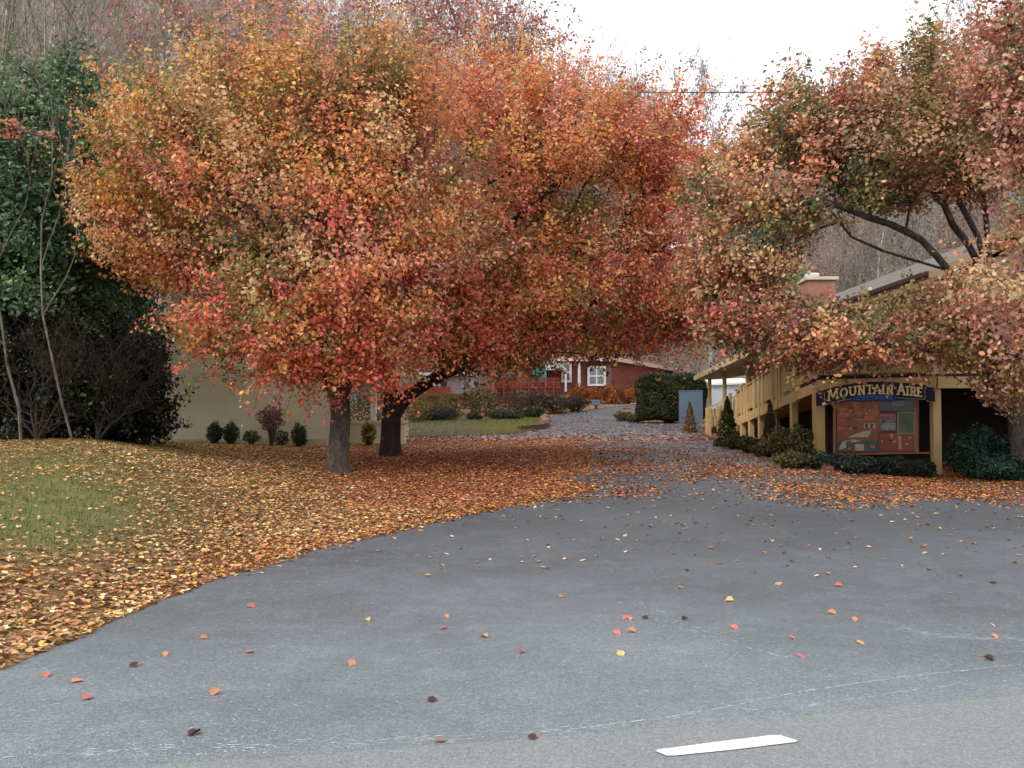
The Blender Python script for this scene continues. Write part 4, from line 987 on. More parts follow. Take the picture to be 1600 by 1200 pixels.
# ================================================================ SHRUBS
def shrub(label, px, pyb, wpx, hpx, cols, n, shape='round', name='shrub', cat='shrub', group=None, lsize=None, Y=None, depth=None, jit=.2, stems=6, w=None, bare_base=0.0, stem_c=(84, 66, 54)):
    g = gp(px, pyb) if Y is None else Vector((P(px, pyb, Y).x, Y, float(terr(P(px, pyb, Y).x, Y))))
    W = wpx * g.y / F; topz = P(px, pyb - hpx, g.y).z; H = topz - g.z
    if H < .1: H = hpx * g.y / F
    D = depth or W * .9
    root = thing(name, label, cat, tuple(g), group)
    if shape == 'round':
        u = rnd_unit(n); r = RS.rand(n, 1) ** .3; q = u * r
        lob = 1 + .16 * np.sin(u[:, :1] * 5 + g.x) * np.sin(u[:, 2:] * 4 + 1) + .10 * np.sin(u[:, 1:2] * 9)
        q *= lob; pts = np.column_stack([q[:, 0] * W / 2, q[:, 1] * D / 2, (q[:, 2] * .5 + .5) * H]); pts[:, 2] = np.maximum(pts[:, 2], .02); nr = u
    elif shape == 'cone':
        t = RS.rand(n) ** 1.5; a = RS.rand(n) * 6.28; rr = (1 - t) ** .85 * (.78 + .3 * RS.rand(n)) * (1 + .15 * np.sin(t * 30 + a * 2))
        pts = np.column_stack([rr * np.cos(a) * W / 2, rr * np.sin(a) * D / 2, t * H]); nr = np.column_stack([np.cos(a), np.sin(a), .5 * np.ones(n)])
    elif shape == 'box':
        u = RS.uniform(-1, 1, (n, 3)); f = RS.randint(0, 3, n); s = np.sign(u); k = np.arange(n); 
        deep = 1 - .12 * RS.rand(n) ** 2; u[k, f] = s[k, f] * deep
        e = 6; nn_ = (np.abs(u) ** e).sum(1) ** (1 / e); u = u / np.maximum(nn_, 1)[:, None]
        u *= 1 + .035 * np.sin(u[:, :1] * 7 + u[:, 2:] * 5); pts = u * np.array([W / 2, D / 2, H / 2]) + np.array([0, 0, H / 2]); nr = np.sign(u) * np.abs(u) ** 4
    elif shape == 'spiky':
        a = RS.rand(n) * 6.28; t = RS.rand(n); e = .4 + .9 * RS.rand(n); pts = np.column_stack([np.cos(a) * np.cos(e) * t * W / 2, np.sin(a) * np.cos(e) * t * D / 2, .05 + np.sin(e) * t * H]); nr = np.column_stack([-np.sin(a), np.cos(a), np.zeros(n)])
    if bare_base: pts[:, 2] = bare_base * H + pts[:, 2] * (1 - bare_base)
    pts = pts + np.array(g)
    p_ = pal(cols, w); c = pick(p_, n, jit)
    # colour drifts gently from one side of the plant to another
    ci = np.argsort(np.argsort(wave(pts, 1.9, 2.3, 1.7, g.x))); c = c * (0.85 + .3 * (ci / n))[:, None]
    ls = lsize or max(.045, g.y * .0017)
    leafobj('foliage', pts, ls * (.6 + .8 * RS.rand(n)), c, leafmat('leaf_blade'), root, nrm=nr * .9, spread=.8, rich=False, aspect=1.0 if shape != 'spiky' else .5)
    mb = MB()
    for i in range(stems):
        q = Vector(pts[RS.randint(n)]); b_ = g + Vector((RS.normal() * .04 * W, RS.normal() * .04 * W, -.05)); mid_ = b_.lerp(q, .5) + Vector((0, 0, .1 * H)); r_ = .012 + .012 * H
        chain_tube(mb, [b_, mid_, q], [r_, r_ * .7, r_ * .3], 5)
    me = rawmesh('stem', mb.v, faces=mb.f, smooth=True); link('stem', me, bark('stem_bark', stem_c, (120, 100, 84)), root)
    return root
dg = [(48, 66, 42), (60, 78, 48), (40, 54, 38), (74, 88, 54)]
shrub('small round dark bush, leftmost of the two against the cream wall', 335, 688, 25, 28, dg, 1500, Y=26.2, group='bushes along the cream wall')
shrub('small round dark bush, right one of the touching pair against the cream wall', 361, 688, 26, 28, dg, 1500, Y=26.2, group='bushes along the cream wall')
shrub('small upright dark bush against the wall near the left trunk', 468, 688, 24, 27, dg, 1500, Y=26.2, group='bushes along the cream wall')
shrub('low grass like clump between the dark bush and little tree', 393, 687, 34, 13, [(92, 100, 60), (110, 112, 74)], 500, 'spiky', 'grass_clump', 'grass clump', lsize=.09, Y=26.3)
shrub('loose olive clump right of the little purple tree', 440, 688, 26, 18, [(88, 88, 56), (104, 96, 66), (70, 74, 50)], 500, 'round', 'low_plant', 'plant', Y=26.3)
shrub('small tree with a dusty purple crown before the cream wall', 424, 688, 44, 54, [(132, 96, 100), (150, 112, 108), (112, 80, 84)], 1000, 'round', 'ornamental_tree', 'tree', bare_base=.38, stems=10, lsize=.06, Y=26.1)
shrub('sparse weed at the foot of the cream wall by the dark thicket', 264, 689, 24, 10, [(110, 104, 66)], 90, 'spiky', 'weed', 'plant', lsize=.07, Y=26.2)
shrub('yellow green spiky yucca between the two tree trunks', 576, 690, 28, 30, [(130, 128, 48), (150, 140, 60), (96, 100, 44), (140, 90, 50)], 260, 'spiky', 'yucca', 'yucca', lsize=.22, Y=27.2)
hg = [(56, 66, 44), (70, 78, 50), (86, 92, 56), (46, 52, 40)]
shrub('long low clipped shrub, largest of the clipped row', 687, 659, 68, 24, [(66, 70, 52), (84, 96, 62), (72, 56, 52), (52, 50, 46)], 3200, group='clipped shrubs by the lawn')
shrub('small clipped mound between the two longer clipped shrubs', 742, 658, 26, 16, hg, 1300, group='clipped shrubs by the lawn')
shrub('clipped grey green mound in the middle of the lawn edge', 788, 657, 62, 19, [(84, 88, 66), (66, 66, 52), (56, 50, 46), (92, 94, 68)], 2800, group='clipped shrubs by the lawn')
shrub('dark green clipped mound at the right tip of the lawn', 833, 654, 36, 18, [(52, 76, 44), (64, 86, 50), (44, 60, 40)], 1800, group='clipped shrubs by the lawn')
shrub('tall yellow olive shrub just right of the dark trunk', 650, 660, 44, 56, [(126, 112, 50), (104, 100, 50), (140, 118, 52), (80, 82, 46)], 1900, 'round', Y=52)
shrub('dark leafy shrub behind the low wall', 578, 670, 120, 92, [(50, 66, 50), (64, 80, 64), (44, 54, 44)], 5200, 'round', Y=40)
shrub('brown olive shrub behind the long clipped one', 694, 646, 66, 34, [(118, 92, 54), (104, 84, 50), (130, 100, 60)], 2200, Y=62, group='brown shrubs of the far bed')
shrub('large dark olive shrub in the middle of the far bed', 752, 648, 76, 44, [(92, 78, 48), (78, 66, 46), (108, 94, 54)], 2600, Y=63, group='brown shrubs of the far bed')
shrub('reddish brown shrub in front of the red shed', 806, 646, 54, 34, [(116, 74, 56), (96, 70, 54), (84, 62, 52)], 2000, Y=62, group='brown shrubs of the far bed')
shrub('low dark green spreading shrub below the red deck', 828, 624, 60, 12, [(60, 64, 48), (48, 54, 44)], 1500, Y=70)
shrub('dark brown green shrub left of the far driveway', 866, 645, 56, 30, [(72, 62, 48), (58, 56, 42), (88, 64, 50)], 2200, Y=64)
shrub('dark shrub running down to the driveway bend', 898, 641, 44, 24, [(70, 60, 46), (58, 54, 42), (84, 70, 52)], 1700, Y=66)
for i, (x, w_, h_, lb_) in enumerate(((905, 34, 36, 'rusty orange shrub left of the house window'), (932, 36, 32, 'orange shrub under the white framed window'), (958, 36, 34, 'golden orange shrub right of the house window'), (983, 30, 28, 'orange green shrub touching the tall hedge'))):
    shrub(lb_, x, 637 - i * .8, w_, h_, [(178, 96, 48), (160, 78, 46), (150, 104, 50), (120, 84, 50)], 1300, Y=72, group='orange shrubs before the red house')
shrub('tall square clipped green hedge beside the screen panel', 1048, 663, 104, 78, [(54, 62, 36), (66, 76, 42), (84, 92, 52), (46, 48, 32)], 26000, 'box', 'hedge', 'hedge', Y=53.5, depth=2.4, stems=12, lsize=.13, bare_base=.06)
shrub('low rounded shrub at the hedge corner by the road', 975, 658, 30, 16, [(104, 100, 60), (120, 112, 70), (84, 80, 52)], 900)
shrub('low shrub at the foot of the tall hedge', 993, 660, 30, 13, [(100, 92, 62), (84, 76, 54)], 800)
shrub('small orange brown cone shaped evergreen in front of the screen', 1078, 676, 23, 49, [(150, 108, 56), (128, 98, 50), (110, 92, 48)], 1500, 'cone', 'conical_evergreen', 'evergreen', group='cone evergreens by the ramp', lsize=.06)
shrub('green cone evergreen at the lower end of the ramp', 1137, 698, 40, 78, [(70, 84, 44), (88, 100, 52), (60, 70, 40)], 3000, 'cone', 'conical_evergreen', 'evergreen', group='cone evergreens by the ramp', lsize=.055)
shrub('dark narrow cone evergreen halfway along the ramp', 1204, 708, 32, 82, [(78, 68, 44), (62, 62, 40), (90, 80, 50)], 2400, 'cone', 'conical_evergreen', 'evergreen', group='cone evergreens by the ramp', lsize=.05)
shrub('round clump of pink flowers beside the entrance newel post', 1112, 677, 20, 15, [(150, 76, 100), (170, 96, 116), (120, 64, 72), (90, 84, 60)], 800, 'round', 'flowering_plant', 'flowers', lsize=.06)
for i, (x, y, w_, h_, lb_) in enumerate(((1152, 702, 40, 22, 'low green shrub at the foot of the green cone evergreen'), (1172, 708, 38, 26, 'low olive shrub, second along the brick edging'), (1194, 714, 40, 24, 'low dark shrub in front of the narrow cone evergreen'),
        (1222, 722, 50, 56, 'bushy green shrub in front of the ramp supports'), (1252, 728, 44, 64, 'tall brown green shrub left of the corner deck post'), (1240, 733, 60, 28, 'ground hugging shrub under the bushy green one'))):
    shrub(lb_, x, y, w_, h_, [(80, 82, 46), (66, 70, 42), (96, 96, 54), (90, 72, 48)], 1900, group='bed shrubs along the ramp', lsize=.055)
for i, (x, y, w_, h_, lb_) in enumerate(((1290, 735, 60, 28, 'dark low shrub under the left end of the display board'), (1340, 742, 66, 32, 'dark low shrub under the middle of the display board'), (1392, 745, 62, 32, 'dark low shrub under the right end of the display board'), (1436, 747, 50, 30, 'dark low shrub just left of the right deck post'))):
    shrub(lb_, x, y, w_, h_, [(48, 58, 46), (60, 70, 56), (42, 48, 40)], 2400, group='dark shrubs under the display board', lsize=.05)
for i, (x, y, w_, h_, lb_) in enumerate(((1524, 748, 90, 80, 'large blue green shrub beside the right deck post'), (1580, 748, 70, 66, 'blue green shrub at the right edge of the view'), (1560, 752, 100, 42, 'low spreading blue green shrub in front of the larger ones'))):
    shrub(lb_, x, y, w_, h_, [(38, 66, 58), (50, 80, 68), (32, 52, 46), (60, 76, 60)], 4200, group='blue green shrubs at the right', lsize=.06)

# ================================================================ TREES
bk1 = bark('grey_bark', (56, 48, 42), (104, 96, 84), 9); bk2 = bark('dark_bark', (40, 30, 30), (66, 52, 50)); bk3 = bark('brown_bark', (62, 50, 46), (98, 84, 78)); bkp = bark('pale_bark', (120, 116, 100), (164, 160, 142), 3); bkg = bark('hazy_bark', (146, 141, 132), (184, 178, 170), 2)  # hazy_bark is paled so the distance haze sits in its colour
O_ = {k: np.array(lin(c)) for k, c in dict(tan=(204, 164, 112), gold=(206, 158, 78), orange=(218, 138, 76), red=(212, 98, 82), deep=(164, 78, 68), olive=(128, 120, 62), pink=(200, 136, 118), rust=(188, 114, 76), purple=(146, 84, 92), green=(86, 102, 60), brown=(160, 120, 90)).items()}
def palmix(names, wts, n):
    w = np.array(wts, float); w /= w.sum(); i = RS.choice(len(names), n, p=w); return np.array([O_[k] for k in names])[i]
def colA(T, k):
    px, py = proj(T[:, 0], T[:, 1], T[:, 2]); c = np.zeros((k, 3)); cen = T.mean(0)
    hi = sstep(420, 180, py) * sstep(760, 420, px)
    for i in range(k):
        h = hi[i]; lo = sstep(360, 520, py[i])
        c[i] = palmix(['tan', 'gold', 'orange', 'red', 'rust', 'olive', 'pink', 'deep'], [1.4 + 3.6 * h, 1.0 + 2.2 * h, 3.4, .35 + 3.8 * lo, 1.4, 1.3 + 3.6 * h, 1.4 + .5 * h, .1 + .5 * lo], 1)[0]
    inn = np.sqrt((((T - cen) / T.std(0)) ** 2).sum(1)) < 1.1
    low = (py > 575)
    c = np.where((inn & (RS.rand(k) < .6))[:, None], O_['olive'], c); c = np.where((low & (RS.rand(k) < .55))[:, None], O_['green'] * 1.1, c)
    return c
def rejA(q):
    px, py = proj(q[0], q[1], q[2]); return (200 < px < 292 and 462 < py < 640 and RS.rand() < .9) or (px < 425 and py > 500 + max(0, px - 300) * .3 and RS.rand() < .9)
g1, g2 = gp(530, 739), gp(611, 714)
Ya, Yb = g1.y, g2.y
print('tree bases', g1, g2)
limA = [[g1 + Vector((0, 0, -.1)), P(530, 700, Ya), P(533, 655, Ya), P(532, 630, Ya)], [P(532, 630, Ya), P(522, 600, Ya), P(505, 540, Ya - .2), P(470, 440, Ya - .5), P(430, 330, Ya - .3)],
        [P(532, 630, Ya), P(548, 595, Ya + .1), P(575, 530, Ya + .3), P(600, 430, Ya + .2), P(610, 300, Ya)], [P(522, 600, Ya), P(540, 500, Ya), P(530, 380, Ya + .5), P(520, 200, Ya + .6)]]
build_tree('autumn_maple', 'grey trunked tree with golden orange crown, the front left one', 'tree', limA,
   [(400, 290, 235, 185, Ya, 2.6, 5), (300, 330, 155, 150, Ya + .3, 2.0, 3), (480, 198, 200, 105, Ya + .3, 2.2, 3), (430, 520, 120, 60, Ya - .6, 1.5, 1.6), (540, 430, 170, 130, Ya - .3, 2.4, 3), (345, 530, 50, 45, Ya - .3, .9, .7), (620, 300, 150, 170, Ya - .2, 2.2, 2), (560, 135, 150, 50, Ya + .3, 1.6, .8), (455, 545, 100, 30, Ya - .9, 1.0, 1.1), (575, 545, 80, 36, Ya - .6, 1.0, 1.1)],
   720, 205, .49, .069, colA, bk1, R0=.19, soft=.13, shoots=3, shootl=.95, reject=rejA, group='maples on the bank')
def colB(T, k):
    px, py = proj(T[:, 0], T[:, 1], T[:, 2]); c = np.zeros((k, 3)); cen = T.mean(0)
    for i in range(k):
        r = sstep(800, 1050, px[i]); lo = sstep(330, 500, py[i]); t = sstep(300, 120, py[i])
        c[i] = palmix(['tan', 'gold', 'orange', 'red', 'rust', 'olive', 'pink', 'deep'], [1.1 + t, .9 + t, 3.6, .8 + 1.5 * lo, 2.2 + r, 1.0, 1.2 + 1.6 * r, .4 + .6 * lo], 1)[0]
    inn = np.sqrt((((T - cen) / T.std(0)) ** 2).sum(1)) < 1.1
    c = np.where((inn & (RS.rand(k) < .55))[:, None], O_['olive'], c); c = np.where(((py > 560) & (RS.rand(k) < .6))[:, None], O_['green'] * .9, c)
    return c
limB = [[g2 + Vector((0, 0, -.1)), P(611, 690, Yb), P(612, 655, Yb), P(612, 620, Yb)], [P(612, 655, Yb), P(636, 620, Yb - .1), P(665, 600, Yb - .2), P(740, 560, Yb - .3), P(860, 500, Yb - .3), P(960, 460, Yb)],
        [P(612, 620, Yb), P(605, 560, Yb), P(640, 460, Yb), P(700, 330, Yb), P(740, 200, Yb)], [P(605, 560, Yb), P(680, 450, Yb + .5), P(820, 330, Yb + .8), P(930, 240, Yb + .6)]]
build_tree('autumn_maple', 'dark trunked tree with orange red crown arching over the driveway', 'tree', limB,
   [(760, 320, 230, 190, Yb, 3.0, 5), (720, 480, 200, 100, Yb - .8, 2.4, 3), (930, 300, 150, 150, Yb + .4, 2.4, 3), (920, 480, 190, 85, Yb, 2.4, 3), (740, 190, 190, 90, Yb + .3, 2.2, 2), (1030, 400, 80, 150, Yb + .3, 1.8, 1.8), (660, 400, 120, 150, Yb, 2.2, 2), (900, 215, 150, 75, Yb + .3, 2, 1.2), (1050, 250, 50, 70, Yb + .3, 1, .5), (715, 528, 100, 26, Yb - .6, 1.2, .8), (860, 510, 110, 26, Yb - .3, 1.2, .7)],
   830, 200, .53, .073, colB, bk2, R0=.225, soft=.12, shoots=3, shootl=1.0, group='maples on the bank')
def colD(T, k):
    px, py = proj(T[:, 0], T[:, 1], T[:, 2]); c = np.zeros((k, 3))
    for i in range(k):
        l = sstep(1260, 1120, px[i]) * sstep(300, 420, py[i]); lo = sstep(480, 540, py[i]) * sstep(1420, 1300, px[i]); g = sstep(200, 300, py[i]) * sstep(480, 400, py[i]) * sstep(1180, 1300, px[i])
        c[i] = palmix(['tan', 'pink', 'rust', 'olive', 'green', 'deep', 'purple', 'orange', 'brown', 'red'], [3.2, .9, 1.6 + l, 3.4 + 4 * g, 1.3 + 4 * g, .1 + 2.0 * l + lo, 3 * lo, .9, 3.0, .1 + 1.0 * l], 1)[0]
    return c
g4 = gp(1592, 752); Yd = g4.y; print('right tree', g4)
def rejD(q):
    px, py = proj(q[0], q[1], q[2])
    if ((px - 1372) / 135) ** 2 + ((py - 402) / 82) ** 2 < 1 and RS.rand() < .95: return True
    if 1222 < px < 1335 and 392 < py < 498 and RS.rand() < .94: return True
    if ((px - 1330) / 160) ** 2 + ((py - 330) / 90) ** 2 < 1 and RS.rand() < .45: return True
    if 1290 < px < 1452 and py > 566 and RS.rand() < .9: return True
    if px < 1200 and py > 545: return True
    return px > 1465 and py > (575 if px < 1530 else 640)
limD = [[g4 + Vector((0, 0, -.1)), P(1592, 700, Yd), P(1585, 600, Yd), P(1570, 520, Yd), P(1548, 450, Yd)],
        [P(1548, 450, Yd), P(1500, 428, Yd), P(1440, 410, Yd), P(1380, 392, Yd), P(1330, 370, Yd), P(1295, 325, Yd)],
        [P(1570, 520, Yd), P(1490, 432, Yd - .2), P(1440, 375, Yd - .2), P(1390, 350, Yd - .3), P(1300, 318, Yd - .4), P(1230, 300, Yd - .4)],
        [P(1548, 450, Yd), P(1512, 380, Yd + .2), P(1475, 320, Yd + .2), P(1410, 270, Yd + .2), P(1330, 230, Yd)],
        [P(1548, 450, Yd), P(1528, 370, Yd), P(1490, 290, Yd), P(1450, 220, Yd - .2), P(1400, 150, Yd)],
        [P(1548, 450, Yd), P(1540, 330, Yd + .3), P(1520, 220, Yd + .3), P(1500, 110, Yd)],
        [P(1570, 520, Yd), P(1530, 500, Yd - .6), P(1450, 500, Yd - .9), P(1370, 530, Yd - 1)]]
build_tree('autumn_maple', 'spreading tree with dusty pink and olive crown above the lodge sign', 'tree', limD,
   [(1410, 235, 180, 110, Yd, 2.4, 3.6), (1270, 290, 140, 110, Yd, 2.0, 3), (1165, 370, 90, 125, Yd, 1.6, 2.6), (1150, 480, 60, 75, Yd + .3, 1.2, .9), (1330, 530, 140, 48, Yd - .8, 1.3, 1.9), (1520, 500, 110, 80, Yd - 1, 1.5, 1.6), (1540, 170, 130, 130, Yd, 2.2, 2), (1400, 300, 180, 60, Yd + 1.6, .9, .5), (1215, 440, 60, 60, Yd + .4, 1.2, .7), (1290, 180, 110, 60, Yd, 1.2, .8), (1450, 135, 120, 60, Yd, 1.6, 1.1), (1210, 500, 90, 50, Yd - .2, 1.2, 1.2), (1560, 560, 60, 70, Yd - 1.2, 1, 1.1)],
   680, 170, .42, .075, colD, bk3, R0=.155, soft=.2, reject=rejD, inner=.5)
def colF(T, k): return palmix(['pink', 'rust', 'red', 'orange', 'tan', 'deep', 'olive'], [3, 2, .5, 1.5, 2.5, .7, 1.2], k)
gF = G(9.4, 13.2)
limF = [[gF + Vector((0, 0, -.1)), Vector((9.3, 13.2, 2)), Vector((9.1, 13.2, 3.4))], [Vector((9.1, 13.2, 3.4)), Vector((8.5, 13, 4.5)), Vector((7.9, 13, 6))], [Vector((9.1, 13.2, 3.4)), Vector((9.3, 13.3, 5)), Vector((9.2, 13.2, 7))]]
build_tree('autumn_maple', 'pinkish red crown coming in from the right edge of the view', 'tree', limF, [(1640, 130, 100, 190, 13.2, 1.4, 3), (1640, 430, 95, 130, 13.2, 1.2, 2), (1760, 250, 150, 260, 13.4, 1.6, 2)],
   190, 150, .34, .07, colF, bk3, R0=.2, inner=.4, soft=.32, gain=1.15)
# tall dark red tree behind
def colR(T, k): return palmix(['deep', 'purple', 'red', 'pink', 'rust'], [2.2, 1.6, .4, 3.6, 1.2], k)
Yr = 36; gR = G(P(611, 0, Yr).x, Yr)
limR = [[gR + Vector((0, 0, -.1)), P(612, 560, Yr), P(625, 440, Yr), P(690, 260, Yr), P(730, 120, Yr), P(730, 20, Yr), P(728, -40, Yr)]]
build_tree('red_maple', 'tall dusky red tree rising behind the orange crowns', 'tree', limR, [(720, 60, 120, 90, Yr, 3, 3), (820, 80, 75, 45, Yr, 2, 1.3), (640, 70, 100, 90, Yr, 2.5, 2.4), (700, -40, 120, 70, Yr, 3, 1.2), (790, 170, 140, 70, Yr, 3, 1.6), (530, 60, 90, 80, Yr, 2.5, 1.6)],
   300, 44, .66, .14, colR, bkg, R0=.22, inner=.25, rich=False, soft=.38, shootl=1.6)
Yr2 = 41; gR = G(P(250, 0, Yr2).x, Yr2 )
limR = [[gR + Vector((0, 0, -.1)), P(250, 300, Yr2), P(255, 120, Yr2), P(250, 0, Yr2)]]
build_tree('red_maple', 'sparse red tree top showing above the golden crown at left', 'tree', limR, [(250, 50, 75, 70, Yr2, 2, 2), (340, 20, 90, 40, Yr2, 2, 1), (450, 40, 110, 60, Yr2, 2, 2)],
   150, 36, .66, .14, colR, bkg, R0=.2, inner=.2, rich=False, soft=.38, shootl=1.6)

# evergreens at the left
def colG(T, k):
    c = pal([(62, 90, 60), (76, 106, 70), (96, 124, 84), (50, 74, 50), (106, 128, 86)])[0]; return c[RS.randint(0, 5, k)]
gl = leafmat('glossy_leaf', .2, .38, .45)
def evergreen(label, x, Y, ells, ncl, name='evergreen_tree'):
    g = G(P(x, 650, Y).x, Y); top = min(e[1] - e[3] for e in ells)
    lim = [[g + Vector((0, 0, -.1)), P(x, 560, Y), P(x - 5, 400, Y), P(x, (top + 560) / 2, Y), P(x, top + 60, Y)]]
    return build_tree(name, label, 'evergreen', lim, ells, ncl, 150, .42, .10, colG, bk2, R0=.16, lmat=gl, group='dark evergreens at the left', inner=.5, aspect=.62)
evergreen('broad glossy evergreen filling the left edge', 30, 19, [(20, 300, 120, 150, 19, 1.8, 3), (60, 420, 120, 110, 19, 1.8, 2), (-40, 480, 120, 140, 19, 1.6, 1.2)], 250)
evergreen('dark evergreen rising behind the golden crown', 180, 21.5, [(155, 325, 85, 140, 21.5, 1.8, 3), (140, 200, 70, 90, 21.5, 1.5, 1.2), (150, 480, 70, 100, 21.5, 1.6, 2), (120, 590, 80, 70, 21.5, 1.5, 1)], 210)
evergreen('tall evergreen in the back at the far left', 70, 24, [(60, 200, 150, 110, 24, 2, 2), (80, 350, 170, 160, 24, 2, 2), (60, 520, 190, 120, 24, 2, 2)], 260)
def colK(T, k):
    c = pal([(44, 52, 34), (54, 60, 40), (62, 52, 38), (36, 42, 30)])[0]; return c[RS.randint(0, 4, k)]
for x, Y, e, lb_ in ((225, 20.5, [(188, 590, 58, 65, 20.5, 1.2, 2), (170, 640, 90, 60, 20.5, 1.4, 2), (120, 660, 100, 40, 20.5, 1.4, 1.5)], 'dark rounded thicket bush in front of the cream wall'), (90, 18.5, [(60, 630, 120, 70, 18.5, 1.2, 2), (10, 660, 90, 40, 18.5, 1, 1), (20, 560, 70, 80, 18.5, 1, 1)], 'brown dark thicket under the evergreens at the left')):
    g = G(P(x, 650, Y).x, Y)
    build_tree('thicket_bush', lb_, 'bush', [[g + Vector((0, 0, -.1)), g + Vector((.1, 0, .5)), P(x, 590, Y)]], e, 170, 170, .36, .075, colK, bk2, R0=.09, lmat=gl, inner=.3, minh=.15, gain=.8)
for x, Y, s, lb_ in ((60, 17.3, 3, 'tangle of bare brown stems below the evergreens at the left edge'), (150, 18, 9, 'tangle of bare brown stems left of the dark rounded bush')):
    g = G(P(x, 650, Y).x, Y); S = bare(1.9, s, 3, .03, .8, (3, 5), multi=7, curve=.2, minr=.004)
    bare_tree('bare_bush', lb_, S, tuple(g), bark('brush_bark', (50, 40, 34), (70, 58, 48)), 'bare thickets'); 
# pale saplings in front of the evergreens
for x, yb, Y, h, s, r0, lb_ in ((34, 668, 16.6, 7.2, 5, .028, 'slim pale bare sapling in front of the glossy evergreen'), (118, 640, 16.8, 7.6, 14, .024, 'bare pale sapling forking over the evergreens'), (-34, 660, 16.2, 7, 12, .03, 'bare sapling reaching in from the left edge')):
    g = G(P(x, 650, Y).x, Y); S = bare(h, s, 3, r0, .5, (3, 5), curve=.13, minr=.005, first=.35)
    bare_tree('sapling', lb_, S, tuple(g), bark('sapling_bark', (92, 88, 76), (124, 120, 104), 3), 'bare saplings')
for x, Y, h, s, lb_ in ((70, 27, 17, 31, 'pale bare tree standing behind the evergreens, leftmost'), (150, 29, 18, 33, 'pale bare tree standing behind the evergreens, nearest the golden crown'), (5, 31, 18, 35, 'pale bare tree at the top left corner of the view')):
    g = G(P(x, 650, Y).x, Y); S = bare(h, s, 4, .13, .42, (4, 5), curve=.07, minr=.008, first=.25)
    bare_tree('pale_bare_tree', lb_, S, tuple(g), bkp, 'pale bare trees behind the evergreens')
# red sprig: a young red tree standing among the evergreens
g = G(P(-60, 600, 13).x, 13)
limS = [[g, g + Vector((0, 0, 2.5)), P(-50, 330, 13), P(-30, 215, 13)], [P(-30, 215, 13), P(20, 200, 13), P(95, 222, 13)]]
build_tree('young_red_tree', 'thin tree whose red leafed branch reaches in at the left edge', 'tree', limS, [(50, 207, 48, 5, 13, .12, 2), (20, 195, 30, 6, 13, .15, 1), (-50, 180, 50, 50, 13, .5, 1.2)], 18, 26, .09, .05,
   lambda T, k: palmix(['deep', 'brown', 'rust'], [3, 2, 2], k), bk3, R0=.035, hollow=False, flat=.5, shoots=0)

# green tree by the chimney
def colP(T, k): c = pal([(108, 130, 84), (92, 116, 74), (124, 138, 96)])[0]; return c[RS.randint(0, 3, k)]
g = G(P(1225, 600, 47).x, 47); build_tree('leafy_tree', 'soft green tree standing left of the chimney', 'tree', [[g + Vector((0, 0, -.1)), P(1225, 560, 47), P(1222, 480, 47)]], [(1222, 475, 50, 50, 47, 1.6, 1)], 70, 80, .5, .13, colP, bk3, R0=.14, rich=False, inner=.2)

# ---------------------------------------------------------------- woods on the hills
vars_ = []
for i, (h, s, lv, mu) in enumerate(((15, 21, 4, 1), (13, 22, 4, 1), (16, 23, 4, 1), (12, 24, 4, 2))):
    vars_.append((bare(h, s, lv, .17, .5, (4, 6), multi=mu, curve=.08, first=.3, minr=.013)))
protos = []
def hillside(px, Y):
    x = P(px, 300, Y).x; return G(x, Y)
spots = []; scl = []
rg = random.Random(5)
tries = 0
while len(spots) < 150 and tries < 5000:
    tries += 1; px = rg.uniform(-80, 1680); Y = rg.uniform(34, 150); g = hillside(px, Y)
    if hill(g.x, g.y) < .6 and not (Y > 96): continue
    if px < 250 and Y > 80: continue
    if 1035 < px < 1165 and Y < 150: continue
    tg = np.interp(px, [-80, 300, 600, 800, 900, 1040, 1165, 1340, 1500, 1700], [-120, -40, 10, 70, 135, 150, 165, 150, 60, 0])
    need = (P(px, tg + rg.uniform(-5, 90), g.y).z - g.z) / (18 if px < 850 else 22)
    if need < .5: continue
    need = min(need, 1.75)
    if any((g - s).length < 3.2 for s in spots): continue
    spots.append(g); scl.append(need)
hzp = pal([(150, 118, 104), (160, 132, 116), (136, 110, 100)])
LB = ['leafless pale grey tree in the woods on the hillside', 'thinly leaved pinkish grey tree in the woods on the hillside']
GB = ['leafless trees on the wooded hillside', 'thinly leaved trees on the wooded hillside']
pkl = pal([(190, 140, 126), (170, 128, 112), (184, 156, 140), (160, 110, 100)])
for i, g in enumerate(spots):
    k = i % 4; sc_ = scl[i]
    if i < 4:
        o_ = bare_tree('hillside_tree', LB[k % 2], vars_[k], tuple(g), bkg, GB[k % 2], leafc=pkl, nleaf=2600 if k % 2 else 0, lsz=.2); o_.scale = (sc_,) * 3; protos.append(o_)
    else: copy_tree(protos[k], tuple(g), rg.uniform(0, 6.28), sc_)
# the forked tree in the gap of the skyline
Yg = 62; gg = G(P(1107, 500, Yg).x, Yg); S = bare(15.5, 41, 4, .2, .5, (4, 6), curve=.08, first=.3, minr=.012)
bare_tree('forked_tree', 'slender tree with mauve grey leaves alone in the skyline gap', S, tuple(gg), bark('gap_bark', (120, 120, 122), (150, 148, 150), 2), leafc=pal([(186, 180, 178), (200, 192, 188), (174, 170, 170)]), nleaf=5500, lsz=.22)  # leaves and bark paled to carry flare and haze in their colour
